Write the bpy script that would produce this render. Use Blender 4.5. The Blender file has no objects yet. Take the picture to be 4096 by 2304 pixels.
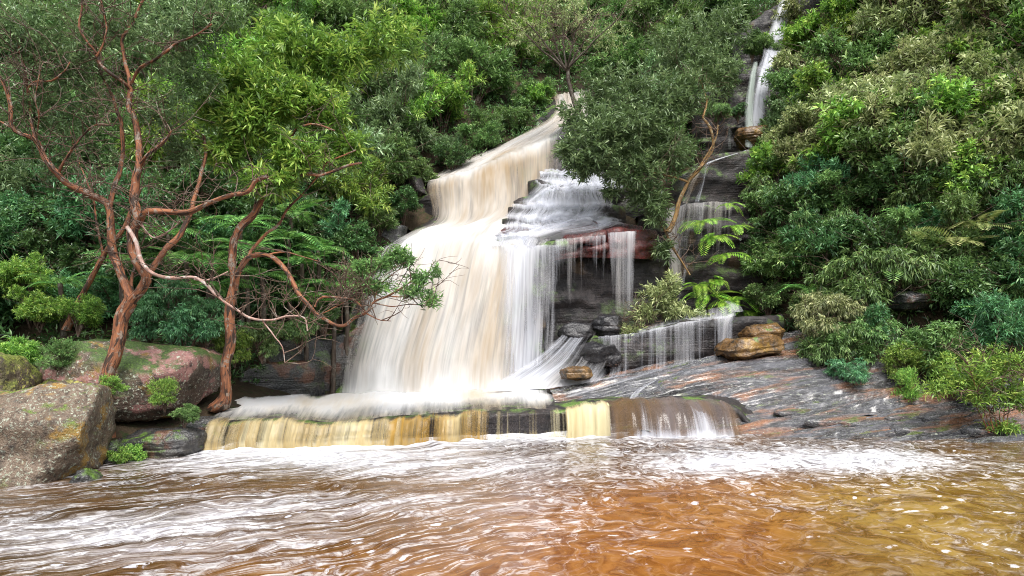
import bpy, math, random
import numpy as np
from mathutils import Vector, Matrix

# ------------------------------------------------------------------ camera
sc = bpy.context.scene
F = 683.0            # focal length in pixels of a 1024 wide picture
CX, HZ, CAMH = 512.0, 320.0, 1.7     # horizon row, camera height above the pool
cd = bpy.data.cameras.new('camera'); cam = bpy.data.objects.new('camera', cd)
sc.collection.objects.link(cam); sc.camera = cam
cam.location = (0, 0, CAMH); cam.rotation_euler = (math.radians(90), 0, 0)
cd.sensor_width = 36; cd.lens = 36 * F / 1024; cd.shift_y = (HZ - 288) / 1024
cd.clip_start = .05; cd.clip_end = 500
# ------------------------------------------------------------------ world, sun, exposure
SUN_EL, SUN_AZ = math.radians(62), math.radians(168)   # azimuth the light comes from, clockwise from +Y
w = bpy.data.worlds.new('World'); sc.world = w; w.use_nodes = True
wn = w.node_tree; wn.nodes.clear()
sky = wn.nodes.new('ShaderNodeTexSky'); sky.sky_type = 'NISHITA'; sky.sun_disc = False
sky.sun_elevation = SUN_EL; sky.sun_rotation = SUN_AZ; sky.air_density = 1.0; sky.dust_density = 4; sky.ozone_density = 1
hs = wn.nodes.new('ShaderNodeHueSaturation'); hs.inputs['Saturation'].default_value = .22
bg = wn.nodes.new('ShaderNodeBackground'); bg.inputs['Strength'].default_value = .15
wo = wn.nodes.new('ShaderNodeOutputWorld')
wn.links.new(sky.outputs[0], hs.inputs['Color']); wn.links.new(hs.outputs[0], bg.inputs[0]); wn.links.new(bg.outputs[0], wo.inputs[0])
sd = bpy.data.lights.new('sun', 'SUN'); sd.energy = 1.5; sd.angle = math.radians(24); sd.color = (1, .96, .9)
so = bpy.data.objects.new('sun', sd); sc.collection.objects.link(so)
dirv = Vector((math.sin(SUN_AZ) * math.cos(SUN_EL), math.cos(SUN_AZ) * math.cos(SUN_EL), math.sin(SUN_EL)))
so.rotation_euler = dirv.to_track_quat('Z', 'Y').to_euler(); so.location = (0, 0, 30)
vs = sc.view_settings; vs.view_transform = 'Standard'; vs.look = 'None'; vs.gamma = 1; vs.use_curve_mapping = False
vs.exposure = 1.2
sc.render.engine = 'CYCLES'
cy = sc.cycles; cy.max_bounces = 7; cy.diffuse_bounces = 4; cy.glossy_bounces = 2; cy.transmission_bounces = 3
cy.transparent_max_bounces = 14; cy.use_denoising = True; cy.denoising_prefilter = 'NONE'; cy.caustics_reflective = False; cy.caustics_refractive = False
cy.use_adaptive_sampling = True; cy.filter_width = 1.0

# ------------------------------------------------------------------ helpers
rng = np.random.default_rng(7)
COL = sc.collection
def px(u, v, Y):
    return np.array([(u - CX) * Y / F, Y, CAMH + (HZ - v) * Y / F])
def proj(P):
    P = np.asarray(P, float); y = np.maximum(P[..., 1], .3)
    return CX + F * P[..., 0] / y, HZ - F * (P[..., 2] - CAMH) / y
_perm = rng.permutation(65536).astype(np.int64); _val = rng.random(65536)
def vnoise(P):
    P = np.asarray(P, float); i = np.floor(P).astype(np.int64); f = P - i; f = f * f * (3 - 2 * f)
    def h(dx, dy, dz):
        a = _perm[(i[..., 0] + dx) & 65535]; b = _perm[(a + i[..., 1] + dy) & 65535]
        return _val[_perm[(b + i[..., 2] + dz) & 65535]]
    fx, fy, fz = f[..., 0], f[..., 1], f[..., 2]
    x00 = h(0,0,0)*(1-fx)+h(1,0,0)*fx; x10 = h(0,1,0)*(1-fx)+h(1,1,0)*fx
    x01 = h(0,0,1)*(1-fx)+h(1,0,1)*fx; x11 = h(0,1,1)*(1-fx)+h(1,1,1)*fx
    return ((x00*(1-fy)+x10*fy)*(1-fz)+(x01*(1-fy)+x11*fy)*fz) * 2 - 1
def fbm(P, o=4, lac=2.1, g=.5):
    P = np.asarray(P, float); s = 0; a = 1; n = 0
    for k in range(o):
        s = s + a * vnoise(P + 17.3 * k); n += a; a *= g; P = P * lac
    return s / n
def sstep(a, b, x):
    t = np.clip((x - a) / (b - a), 0, 1); return t * t * (3 - 2 * t)

def make_mesh(name, V, Fc, mat=None, smooth=True, uv=None, attrs=None):
    V = np.asarray(V, np.float32).reshape(-1, 3); Fc = np.asarray(Fc, np.int32); k = Fc.shape[1]; n = len(Fc)
    me = bpy.data.meshes.new(name)
    me.vertices.add(len(V)); me.vertices.foreach_set('co', V.ravel())
    me.loops.add(n * k); me.loops.foreach_set('vertex_index', Fc.ravel())
    me.polygons.add(n); me.polygons.foreach_set('loop_start', np.arange(0, n * k, k, dtype=np.int32))
    if smooth: me.polygons.foreach_set('use_smooth', np.ones(n, bool))
    if uv is not None:
        l = me.uv_layers.new(name='UVMap'); l.data.foreach_set('uv', np.asarray(uv, np.float32).reshape(-1, 2)[Fc.ravel()].ravel())
    for an, av in (attrs or {}).items():
        at = me.attributes.new(an, 'FLOAT', 'POINT'); at.data.foreach_set('value', np.asarray(av, np.float32).ravel())
    me.update(calc_edges=True); me.validate()
    if mat: me.materials.append(mat)
    return me
def link(name, me, parent=None, loc=None):
    o = bpy.data.objects.new(name, me); COL.objects.link(o)
    if parent: o.parent = parent
    if loc is not None: o.location = loc
    return o
def tag(o, label=None, cat=None, group=None, kind=None):
    if label: o['label'] = label
    if cat: o['category'] = cat
    if group: o['group'] = group
    if kind: o['kind'] = kind
    return o
def thing(name, loc, label, cat, group=None):
    o = bpy.data.objects.new(name, None); COL.objects.link(o); o.location = loc; o.empty_display_size = .2
    return tag(o, label, cat, group)
def gridF(nr, nc, wrap=False):
    r = np.arange(nr - 1)[:, None]; c = np.arange(nc if wrap else nc - 1)[None, :]; d = (c + 1) % nc
    return np.stack([r*nc + c, r*nc + d, (r+1)*nc + d, (r+1)*nc + c], -1).reshape(-1, 4)
def crom(P, n, axis=0):
    """Catmull-Rom resample of control points along axis to n samples"""
    P = np.moveaxis(np.asarray(P, float), axis, 0); m = len(P)
    t = np.linspace(0, m - 1, n); i = np.clip(np.floor(t).astype(int), 0, m - 2); f = t - i
    f = f.reshape((-1,) + (1,) * (P.ndim - 1))
    p0 = P[np.maximum(i-1, 0)]; p1 = P[i]; p2 = P[i+1]; p3 = P[np.minimum(i+2, m-1)]
    r = .5 * (2*p1 + (p2-p0)*f + (2*p0-5*p1+4*p2-p3)*f*f + (3*p1-p0-3*p2+p3)*f**3)
    return np.moveaxis(r, 0, axis)
def lin(P, n):
    P = np.asarray(P, float); t = np.linspace(0, len(P)-1, n); i = np.clip(np.floor(t).astype(int), 0, len(P)-2)
    f = (t - i).reshape((-1,) + (1,)*(P.ndim-1)); return P[i]*(1-f) + P[i+1]*f
def norms(P):
    du = np.gradient(P, axis=1); dv = np.gradient(P, axis=0); n = np.cross(du, dv)
    n /= np.linalg.norm(n, axis=-1, keepdims=True) + 1e-9
    if (n[..., 1].mean() - .3*n[..., 2].mean()) > 0: n = -n
    return n
def orient(P, Fc):
    """flip the faces of a grid if they look away from the viewer / sky"""
    a, b, c = P[Fc[:, 0]], P[Fc[:, 1]], P[Fc[:, 3]]; n = np.cross(b - a, c - a).sum(0)
    return Fc[:, ::-1].copy() if n[1] - .5*n[2] > 0 else Fc

# ------------------------------------------------------------------ node materials
class M:
    def __init__(s, name):
        s.m = bpy.data.materials.new(name); s.m.use_nodes = True; s.t = s.m.node_tree; s.t.nodes.clear()
        s.out = s.n('ShaderNodeOutputMaterial')
    def n(s, typ, **kw):
        nd = s.t.nodes.new(typ)
        for k, v in kw.items():
            if k.startswith('_'): setattr(nd, k[1:], v)
        return nd
    def set(s, sock, v):
        if isinstance(v, bpy.types.NodeSocket): s.t.links.new(v, sock)
        elif v is not None:
            if isinstance(v, (tuple, list)) and len(v) == 3 and sock.type == 'RGBA': v = (*v, 1)
            sock.default_value = v
    def math(s, op, a, b=None, c=None, clamp=False):
        nd = s.n('ShaderNodeMath'); nd.operation = op; nd.use_clamp = clamp
        s.set(nd.inputs[0], a)
        if b is not None: s.set(nd.inputs[1], b)
        if c is not None: s.set(nd.inputs[2], c)
        return nd.outputs[0]
    def mix(s, f, a, b, typ='MIX'):
        nd = s.n('ShaderNodeMix'); nd.data_type = 'RGBA'; nd.blend_type = typ; nd.clamp_factor = True
        s.set(nd.inputs[0], f); s.set(nd.inputs[6], a); s.set(nd.inputs[7], b); return nd.outputs[2]
    def ramp(s, x, lo, hi, a=0., b=1.):
        nd = s.n('ShaderNodeMapRange'); nd.interpolation_type = 'SMOOTHSTEP'
        s.set(nd.inputs[0], x); s.set(nd.inputs[1], lo); s.set(nd.inputs[2], hi); s.set(nd.inputs[3], a); s.set(nd.inputs[4], b)
        return nd.outputs[0]
    def coord(s, which='Object'):
        return s.n('ShaderNodeTexCoord').outputs[which]
    def map(s, vec, scale=(1,1,1), rot=(0,0,0), loc=(0,0,0)):
        nd = s.n('ShaderNodeMapping'); s.set(nd.inputs[0], vec); nd.inputs[1].default_value = loc
        nd.inputs[2].default_value = rot; nd.inputs[3].default_value = scale; return nd.outputs[0]
    def noise(s, vec, scale=5, detail=4, rough=.55, dist=0., col=False):
        nd = s.n('ShaderNodeTexNoise'); s.set(nd.inputs['Vector'], vec); nd.inputs['Scale'].default_value = scale
        nd.inputs['Detail'].default_value = detail; nd.inputs['Roughness'].default_value = rough; nd.inputs['Distortion'].default_value = dist
        return nd.outputs['Color' if col else 'Fac']
    def vor(s, vec, scale=5, feat='F1', out='Distance', rand=1.):
        nd = s.n('ShaderNodeTexVoronoi'); nd.feature = feat; s.set(nd.inputs['Vector'], vec); nd.inputs['Scale'].default_value = scale
        nd.inputs['Randomness'].default_value = rand
        return nd.outputs[out]
    def attr(s, name):
        nd = s.n('ShaderNodeAttribute'); nd.attribute_name = name; return nd.outputs['Fac']
    def rnd(s): return s.n('ShaderNodeObjectInfo').outputs['Random']
    def up(s):
        g = s.n('ShaderNodeNewGeometry').outputs['Normal']; x = s.n('ShaderNodeSeparateXYZ'); s.set(x.inputs[0], g); return x.outputs[2]
    def bump(s, h, strength=.5, dist=.02):
        nd = s.n('ShaderNodeBump'); s.set(nd.inputs['Height'], h); nd.inputs['Strength'].default_value = strength
        nd.inputs['Distance'].default_value = dist; return nd.outputs[0]
    def bsdf(s, color, rough=.6, spec=.5, normal=None, alpha=None, coat=None, **kw):
        nd = s.n('ShaderNodeBsdfPrincipled'); s.set(nd.inputs['Base Color'], color); s.set(nd.inputs['Roughness'], rough)
        s.set(nd.inputs['Specular IOR Level'], spec)
        if normal is not None: s.set(nd.inputs['Normal'], normal)
        if alpha is not None: s.set(nd.inputs['Alpha'], alpha)
        if coat is not None: s.set(nd.inputs['Coat Weight'], coat); nd.inputs['Coat Roughness'].default_value = .24
        for k, v in kw.items(): s.set(nd.inputs[k], v)
        return nd.outputs[0]
    def done(s, sh):
        s.t.links.new(sh, s.out.inputs['Surface']); return s.m

def rock_mat(name, c1, c2, c3, patch=None, patch_t=(.55, .62), moss=0., moss_c=(.05, .09, .015), lichen=0., lichen_c=(.42, .45, .36),
             rough=(.25, .6), strata=1., stretch=(1, 1, 1), rot=(0, 0, 0), bump=.5, scale=1.6, black=.4, ochre=0., coat=0.):
    m = M(name); P = m.map(m.map(m.coord(), (1, 1, 1), rot), stretch)
    a = m.noise(P, scale, 6, .6); b = m.noise(P, scale*5, 5, .65, .4); d = m.noise(P, scale*22, 3, .6)
    S = m.noise(m.map(m.coord(), (.5, .5, 7*strata)), 2.2, 4, .6, .9)
    col = m.mix(m.ramp(a, .35, .65), c1, c2); col = m.mix(m.ramp(b, .45, .7), col, c3)
    col = m.mix(m.ramp(S, .5, .72, 0, .4), col, (.02, .016, .014))
    if patch:
        pm = m.math('ADD', m.noise(m.map(P, (1,1,1), loc=(7, 3, 1)), scale*.9, 4, .5), m.math('MULTIPLY', m.math('SUBTRACT', b, .5), .25))
        col = m.mix(m.ramp(pm, *patch_t), col, m.mix(b, patch, tuple(x*.6 for x in patch)))
    if ochre:
        om = m.noise(m.map(P, loc=(2, 9, 4)), scale*1.3, 5, .6)
        col = m.mix(m.ramp(om, .62 - ochre*.1, .7 - ochre*.1), col, m.mix(d, (.30, .17, .03), (.16, .10, .03)))
    if lichen:
        lm = m.math('MULTIPLY', m.ramp(m.noise(m.map(P, loc=(5, 5, 5)), scale*14, 5, .7), .60 - .12*lichen, .68 - .1*lichen), m.ramp(a, .36, .52))
        col = m.mix(lm, col, lichen_c)
    bm_ = m.ramp(m.noise(m.map(P, loc=(1, 8, 8)), scale*3.2, 5, .7), .6 - .1*black, .7)
    col = m.mix(m.math('MULTIPLY', bm_, black), col, (.012, .011, .01))
    if moss:
        mm = m.math('MULTIPLY', m.ramp(m.up(), -.15, .75), m.ramp(m.noise(m.map(P, loc=(3, 1, 6)), scale*1.5, 5, .65), .62 - .22*moss, .7 - .18*moss))
        col = m.mix(mm, col, m.mix(m.ramp(d, .4, .65), moss_c, tuple(x*2.3 for x in moss_c)))
    h = m.math('ADD', m.math('MULTIPLY', b, .6), m.math('ADD', m.math('MULTIPLY', d, .35), m.math('MULTIPLY', S, .6*strata)))
    return m.done(m.bsdf(col, m.ramp(b, .35, .7, rough[0], rough[1]), .5, m.bump(h, bump, .05), coat=coat))

MAT = {}
MAT['cliff'] = rock_mat('wet_cliff_rock', (.012, .010, .0105), (.028, .020, .019), (.008, .008, .010), patch=(.07, .042, .02), patch_t=(.62, .7), moss=.55, rough=(.42, .8), black=.7, bump=.8)
MAT['red'] = rock_mat('red_wet_rock', (.12, .022, .02), (.07, .028, .025), (.025, .010, .012), rough=(.15, .5), black=.85, strata=.6, scale=3.)
MAT['slab'] = rock_mat('wet_slab_rock', (.10, .102, .118), (.03, .028, .029), (.20, .20, .215), patch=(.34, .15, .07), patch_t=(.5, .70), moss=.10, moss_c=(.06, .08, .02),  # bluish greys: sheen of the wet rock tinted into the base colour
                       rough=(.08, .32), strata=.25, stretch=(.35, 2.4, 3.), rot=(0, .0, -.35), bump=1.4, black=.75, lichen=.15, scale=1.5, coat=.7)
MAT['boulder'] = rock_mat('lichened_boulder_rock', (.10, .068, .042), (.17, .125, .09), (.05, .036, .026), lichen=.55, lichen_c=(.30, .32, .25), moss=.4, moss_c=(.06, .09, .012),
                          rough=(.55, .85), strata=.25, bump=1., black=.75, ochre=.75, scale=2.2)
MAT['pink'] = rock_mat('pink_mossy_rock', (.07, .05, .035), (.12, .08, .06), (.035, .03, .02), patch=(.36, .18, .16), patch_t=(.49, .53), moss=.95, moss_c=(.03, .055, .008),
                       rough=(.5, .8), strata=.25, bump=1., black=.9, lichen=.4, ochre=.2, scale=1.9)
MAT['dark'] = rock_mat('dark_wet_rock', (.03, .033, .034), (.06, .055, .05), (.02, .02, .024), patch=(.12, .06, .04), moss=.5, rough=(.15, .45), black=.5, bump=.8)
MAT['foot'] = rock_mat('black_wet_rock', (.016, .016, .018), (.035, .032, .034), (.01, .01, .012), rough=(.1, .4), black=.5, bump=.8, strata=.4)
MAT['ochre'] = rock_mat('ochre_wet_rock', (.12, .06, .018), (.17, .10, .04), (.04, .027, .014), moss=.1, rough=(.12, .4), black=.9, ochre=.7, bump=.8, strata=.5)
MAT['yellowlichen'] = rock_mat('moss_covered_rock', (.07, .05, .036), (.11, .08, .06), (.04, .03, .022), lichen=.8, lichen_c=(.32, .30, .08), moss=.8, moss_c=(.07, .085, .01), rough=(.6, .9), strata=.25, bump=1., black=.7)

def soil_mat():
    m = M('forest_floor'); P = m.coord(); a = m.noise(P, 1.2, 6, .6); b = m.noise(P, 9, 5, .65)
    c = m.mix(m.ramp(a, .4, .6), (.022, .016, .010), (.05, .035, .02)); c = m.mix(m.ramp(b, .5, .7), c, (.018, .03, .008))
    return m.done(m.bsdf(c, .9, .2, m.bump(b, .6, .08)))
MAT['soil'] = soil_mat()

def bark_mat(name, c1, c2, c3, dark=.5):
    m = M(name); uv = m.coord('UV'); P = m.map(uv, (1, .14, 1)); a = m.noise(P, 22, 5, .7, .3); b = m.noise(m.map(uv, (1, .3, 1)), 14, 6, .65, .5)
    g = m.noise(m.coord(), 9, 6, .7)
    c = m.mix(m.ramp(a, .38, .62), c1, c2); c = m.mix(m.ramp(g, .54, .60), c, c3)
    c = m.mix(m.ramp(b, .50, .58, 0, dark), c, (.03, .02, .015))
    return m.done(m.bsdf(c, .7, .3, m.bump(m.math('ADD', a, b), .8, .012)))
MAT['bark_red'] = bark_mat('red_brown_stringy_bark', (.30, .12, .055), (.12, .05, .03), (.25, .20, .16), .95)
MAT['bark_pale'] = bark_mat('pale_pinkish_bark', (.42, .30, .26), (.30, .16, .12), (.45, .40, .36), .35)
MAT['bark_dark'] = bark_mat('dark_brown_bark', (.06, .045, .035), (.10, .075, .055), (.16, .15, .12), .6)
MAT['bark_ochre'] = bark_mat('ochre_bark', (.32, .19, .07), (.20, .12, .05), (.30, .25, .15), .6)
MAT['twig'] = bark_mat('grey_twig_bark', (.13, .08, .055), (.09, .06, .045), (.2, .17, .14), .4)

def leaf_mat(name, c1, c2, c3, rough=.34, trans=.3, hi=.7):
    m = M(name); t = m.attr('tint'); r = m.rnd()
    c = m.mix(m.ramp(t, .1, .55), c1, c2); c = m.mix(m.ramp(t, hi, .95), c, c3)
    hsv = m.n('ShaderNodeHueSaturation'); m.set(hsv.inputs['Color'], c)
    m.set(hsv.inputs['Hue'], m.math('ADD', .485, m.math('MULTIPLY', r, .03))); m.set(hsv.inputs['Value'], m.math('ADD', .78, m.math('MULTIPLY', r, .45)))
    c = hsv.outputs[0]
    p = m.bsdf(c, rough, .45); tr = m.n('ShaderNodeBsdfTranslucent'); m.set(tr.inputs[0], m.mix(.3, c, (.14, .22, .03)))
    mx = m.n('ShaderNodeMixShader'); mx.inputs[0].default_value = trans; m.t.links.new(p, mx.inputs[1]); m.t.links.new(tr.outputs[0], mx.inputs[2])
    return m.done(mx.outputs[0])
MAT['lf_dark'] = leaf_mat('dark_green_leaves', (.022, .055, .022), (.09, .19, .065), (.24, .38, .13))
MAT['lf_mid'] = leaf_mat('mid_green_leaves', (.04, .085, .03), (.18, .31, .10), (.42, .56, .20))
MAT['lf_bright'] = leaf_mat('bright_green_leaves', (.06, .14, .03), (.24, .45, .08), (.52, .66, .15), hi=.5)
MAT['lf_olive'] = leaf_mat('pale_olive_leaves', (.09, .125, .05), (.36, .42, .19), (.62, .65, .33), hi=.5)
MAT['lf_blue'] = leaf_mat('blue_green_leaves', (.025, .085, .035), (.11, .29, .12), (.26, .48, .20))
MAT['lf_grey'] = leaf_mat('grey_green_leaves', (.055, .10, .045), (.21, .33, .15), (.44, .58, .29))
MAT['fern'] = leaf_mat('fern_green', (.06, .18, .04), (.15, .36, .08), (.30, .54, .14), rough=.5, trans=.35)
MAT['fern_lime'] = leaf_mat('lime_fern_green', (.14, .32, .025), (.27, .50, .05), (.42, .62, .09), rough=.5, trans=.35)
MAT['fern_pale'] = leaf_mat('pale_fern_green', (.20, .26, .07), (.36, .41, .15), (.48, .50, .20), rough=.5, trans=.35)

def water_mat(name, cA, cB, fine=1., rough=.45, gain=2.3, off=1.05, along=1.1, cont=2.0):
    """silky falling water: UV.x runs across the fall in metres, UV.y down it; 'dens' = how thick the sheet is, 'tint' = how much silt"""
    m = M(name); uv = m.coord('UV'); d = m.attr('dens'); tn = m.attr('tint')
    s1 = m.noise(m.map(uv, (4*fine, .3*along, 1)), 1, 3, .6, .15); s2 = m.noise(m.map(uv, (14*fine, .4*along, 1), loc=(3, 1, 0)), 1, 3, .65, .1)
    s3 = m.noise(m.map(uv, (1.4*fine, .4*along, 1), loc=(9, 4, 0)), 1, 3, .5)
    st = m.math('ADD', m.math('MULTIPLY', s1, .5), m.math('MULTIPLY', s2, .5))
    al = m.math('ADD', m.math('SUBTRACT', m.math('MULTIPLY', d, gain), off), m.math('MULTIPLY', m.math('SUBTRACT', st, .47), cont), clamp=True)
    tt = m.math('ADD', tn, m.math('MULTIPLY', m.math('SUBTRACT', m.math('ADD', m.math('MULTIPLY', s3, .45), m.math('MULTIPLY', st, .55)), .5), 2.3), clamp=True)
    col = m.mix(tt, cA, cB)
    p = m.bsdf(col, rough, .25, m.bump(st, .35, .03)); tr = m.n('ShaderNodeBsdfTranslucent'); m.set(tr.inputs[0], col)
    mx = m.n('ShaderNodeMixShader'); mx.inputs[0].default_value = .3; m.t.links.new(p, mx.inputs[1]); m.t.links.new(tr.outputs[0], mx.inputs[2])
    tp = m.n('ShaderNodeBsdfTransparent'); m2 = m.n('ShaderNodeMixShader'); m.set(m2.inputs[0], al)
    m.t.links.new(tp.outputs[0], m2.inputs[1]); m.t.links.new(mx.outputs[0], m2.inputs[2])
    return m.done(m2.outputs[0])
MAT['w_main'] = water_mat('cream_falling_water', (.64, .635, .63), (.33, .245, .15), cont=2.8, gain=2.0, off=.7)
MAT['w_veil'] = water_mat('thin_white_falling_water', (.64, .66, .73), (.52, .49, .46), fine=1.2)
MAT['w_glass'] = water_mat('glassy_brown_water', (.20, .17, .17), (.16, .09, .03), fine=.8, cont=.8, gain=1.4, off=.2, rough=.1)
MAT['w_step'] = water_mat('stepping_white_water', (.60, .62, .69), (.48, .46, .46), fine=2.4, cont=2.6)
MAT['w_amber'] = water_mat('amber_falling_water', (.62, .55, .34), (.34, .20, .04), fine=1.9, rough=.3, cont=2.8)
MAT['w_green'] = water_mat('greenish_thin_falling_water', (.50, .58, .53), (.60, .64, .63), fine=1.)
MAT['w_shelf'] = water_mat('foaming_stream_water', (.70, .70, .71), (.56, .47, .34), cont=2.0, gain=1.8, off=.6, fine=1., along=1.6)

# ------------------------------------------------------------------ terrain
TP = []
def tp(u, v, Y): TP.append(px(u, v, Y))
for x in (-7, -4, -1, 2, 5, 8):
    for y in (0, 3, 6): TP.append((x, y, -.8))
for x, y, z in [(-4, 8.6, -.6), (-1.5, 8.9, -.6), (1, 9.3, -.6), (3, 9.8, -.6), (6, 9.0, -.5), (-3.2, 9.9, .1), (-1.5, 10.4, .05), (0, 10.8, .05), (1.5, 11.3, .05),
                (-3.5, 11.4, .1), (-3.0, 12.3, -.1), (-2.4, 13.0, -.1), (-1, 12.3, .1), (1, 12.8, .1), (2.5, 12.5, .3), (4.5, 12.3, .5), (6.5, 11.6, .4), (3, 11, -.3), (5, 10.6, -.4), (8, 10.6, .0),
                (-7, 5, -.3), (-9, 4, .4), (-9, 0, .5), (9, 4, -.5), (12, 3, .6), (13, 8, 2.5), (12, 0, .8), (-12, -6, 1.5), (0, -7, .8), (12, -6, 1.5), (0, -4, -.3), (-6, -4, -.2), (6, -4, -.2),
                (-5, 8.0, .1), (-6.2, 8, .5), (-5, 9.3, .3), (-7, 9.5, .7), (-4.2, 10, .4), (-8.5, 7, 1.0)]: TP.append((x, y, z))
for a in [(-200, 350, 9), (-200, 150, 13), (-250, 0, 18), (30, 335, 11.5), (150, 335, 11.6), (230, 352, 12.2), (318, 340, 13.6), (0, 240, 13), (120, 240, 13), (230, 240, 13.2), (318, 245, 14.6), (380, 232, 15.2),
          (0, 110, 17), (150, 110, 17), (280, 120, 17.2), (400, 150, 18), (430, 165, 18.2), (0, 0, 21), (150, 0, 21.5), (300, 10, 22), (420, 60, 23), (480, 110, 21.5), (500, 40, 26), (540, 8, 30), (450, 0, 27),
          (400, 235, 16.2), (450, 225, 16.4), (520, 210, 16.6), (500, 170, 18.4), (450, 190, 17.8), (545, 150, 19.5), (572, 100, 23), (600, 90, 23), (620, 60, 24), (650, 10, 28),
          (560, 250, 15.0), (620, 240, 15.2), (560, 330, 14.6), (640, 330, 14.6), (640, 200, 16.6), (600, 180, 17.6), (640, 120, 20), (690, 150, 18.4), (700, 210, 16.6), (700, 320, 15.6), (740, 325, 15.6), (740, 150, 19.6), (700, 80, 21), (740, 215, 17.4),
          (780, 80, 19.6), (780, 10, 21.8), (820, 0, 21.5), (720, 20, 25), (770, 210, 16.4), (790, 320, 14.0), (800, 345, 13), (800, 250, 14.2), (810, 150, 16.2), (850, 50, 19), (850, 160, 15.3), (900, 345, 12.2), (900, 250, 13), (900, 100, 15.5), (900, 0, 18), (960, 340, 11.8), (960, 200, 13),
          (1024, 405, 10.9), (1024, 300, 11.6), (1024, 150, 13), (1024, 0, 15), (1150, 380, 10), (1150, 250, 11), (1150, 0, 13.5), (1300, 200, 10), (1300, -100, 14)]: tp(*a)
for x in (-45, -25, -10, 5, 20, 45):
    TP.append((x, 44, 23 + abs(x)*.05)); TP.append((x, 70, 27))
for y in (0, 18, 34): TP.append((-45, y, 14)); TP.append((45, y, 16)); TP.append((-22, y, 4 + y*.32)); TP.append((24, y, 8 + y*.3))
TP.append((-45, -20, 8)); TP.append((45, -20, 8)); TP.append((0, -25, 4)); TP.append((-8, 33, 17)); TP.append((2, 34, 17.5)); TP.append((10, 32, 17.5)); TP.append((-16, 30, 15))
TP = np.array(TP); XY = TP[:, :2]
_D = np.sqrt(((XY[:, None] - XY[None]) ** 2).sum(-1) + .02); _n = len(TP)
_A = np.zeros((_n + 1, _n + 1)); _A[:_n, :_n] = _D; _A[:_n, _n] = 1; _A[_n, :_n] = 1
_W = np.linalg.solve(_A, np.append(TP[:, 2], 0))
def H(x, y):
    x = np.asarray(x, float); y = np.asarray(y, float); sh = x.shape; q = np.stack([x.ravel(), y.ravel()], -1); out = np.empty(len(q))
    for i in range(0, len(q), 20000):
        out[i:i+20000] = np.sqrt(((q[i:i+20000, None] - XY[None]) ** 2).sum(-1) + .02) @ _W[:_n] + _W[_n]
    return out.reshape(sh)
def hit(u, v, y0=8.5, y1=60):
    """where the view ray through a pixel meets the terrain"""
    Y = np.arange(y0, y1, .08); z = CAMH + (HZ - v) * Y / F; h = H((u - CX) * Y / F, Y); k = np.nonzero(h >= z)[0]
    return None if len(k) == 0 else px(u, v, Y[k[0]])
gx = np.concatenate([np.arange(-60, -14, 1.5), np.arange(-14, 14, .22), np.arange(14, 61, 1.5)])
gy = np.concatenate([np.arange(-30, -2, 1.5), np.arange(-2, 30, .22), np.arange(30, 91, 2)])
GX, GY = np.meshgrid(gx, gy); GZ = H(GX, GY); GZ += .12 * fbm(np.stack([GX*1.3, GY*1.3, GZ*0], -1)) * sstep(0, .6, GZ)
tag(link('hillside', make_mesh('hillside', np.stack([GX, GY, GZ], -1), gridF(len(gy), len(gx)), MAT['soil'])), 'steep dark forest floor rising all round the pool', kind='structure')

# ------------------------------------------------------------------ rock builders
def rockify(P, N, amp=.07, strata=.05, fr=1.5, seed=0):
    q = P + seed * 13.1
    n = fbm(q * fr, 5); lay = fbm(np.stack([q[..., 0]*.7, q[..., 1]*.7, q[..., 2]*4.2 + .8*n], -1), 4)
    lay = np.sign(lay) * np.abs(lay) ** .6
    return P + N * (amp * n + strata * lay)[..., None]
def patch_rows(rows, nt, ns):
    C = np.array([[px(*p) for p in r] for r in rows]); return crom(crom(C, nt, 0), ns, 1)
def pad(P):      # per-vertex u,v lengths in metres
    du = np.linalg.norm(np.diff(P, axis=1), axis=-1).mean(0); dv = np.linalg.norm(np.diff(P, axis=0), axis=-1).mean(1)
    s = np.concatenate([[0], np.cumsum(du)]); t = np.concatenate([[0], np.cumsum(dv)]); return np.meshgrid(s, t)

cliff = tag(bpy.data.objects.new('cliff', None), 'stepped wet sandstone cliff under the waterfalls', kind='structure'); COL.objects.link(cliff)
def ledge(st, back=2.5, mat='cliff', amp=.08, strata=.07, res=.06, over=.0, rise=.12, seed=0, parent=None, name='rock_ledge'):
    """st: stations (u, v_top, v_bottom, Y); a bedded block whose front stands at Y and which runs back into the hill"""
    st = np.array(st, float); a = np.array([px(s[0], s[1], s[3]) for s in st]); b = np.array([px(s[0], s[2], s[3] + over) for s in st])
    Wd = np.linalg.norm(np.diff(a, axis=0), axis=-1).sum(); Hh = np.abs(a[:, 2] - b[:, 2]).mean()
    ns = max(12, int(Wd / res)); nf = max(6, int(Hh / res))
    A = crom(a, ns); B = crom(b, ns)
    t = np.linspace(0, 1, nf)[:, None, None]; front = B[None]*(1-t) + A[None]*t
    front[..., 1] -= .06*np.sin(np.pi*np.linspace(0, 1, nf))[:, None]
    tr = [A + np.array([0, back*k, rise*k]) + np.array([0, .0, .0]) for k in (.03, .08, .16, .3, .5, .75, 1.)]
    tr[0] = A + np.array([0, .05, .03]); P = np.concatenate([front, np.array(tr)], 0)
    N = norms(P); P = rockify(P, N, amp, strata, 1.6, seed)
    x = np.abs(np.linspace(-1, 1, ns)); P[..., 1] += (np.clip(x - .8, 0, 1) * 1.5 * 1.2)[None]
    Fc = gridF(P.shape[0], P.shape[1]); V = P.reshape(-1, 3)
    o = link(name, make_mesh(name, V, orient(V, Fc), MAT[mat]), parent or cliff)
    return o
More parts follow.
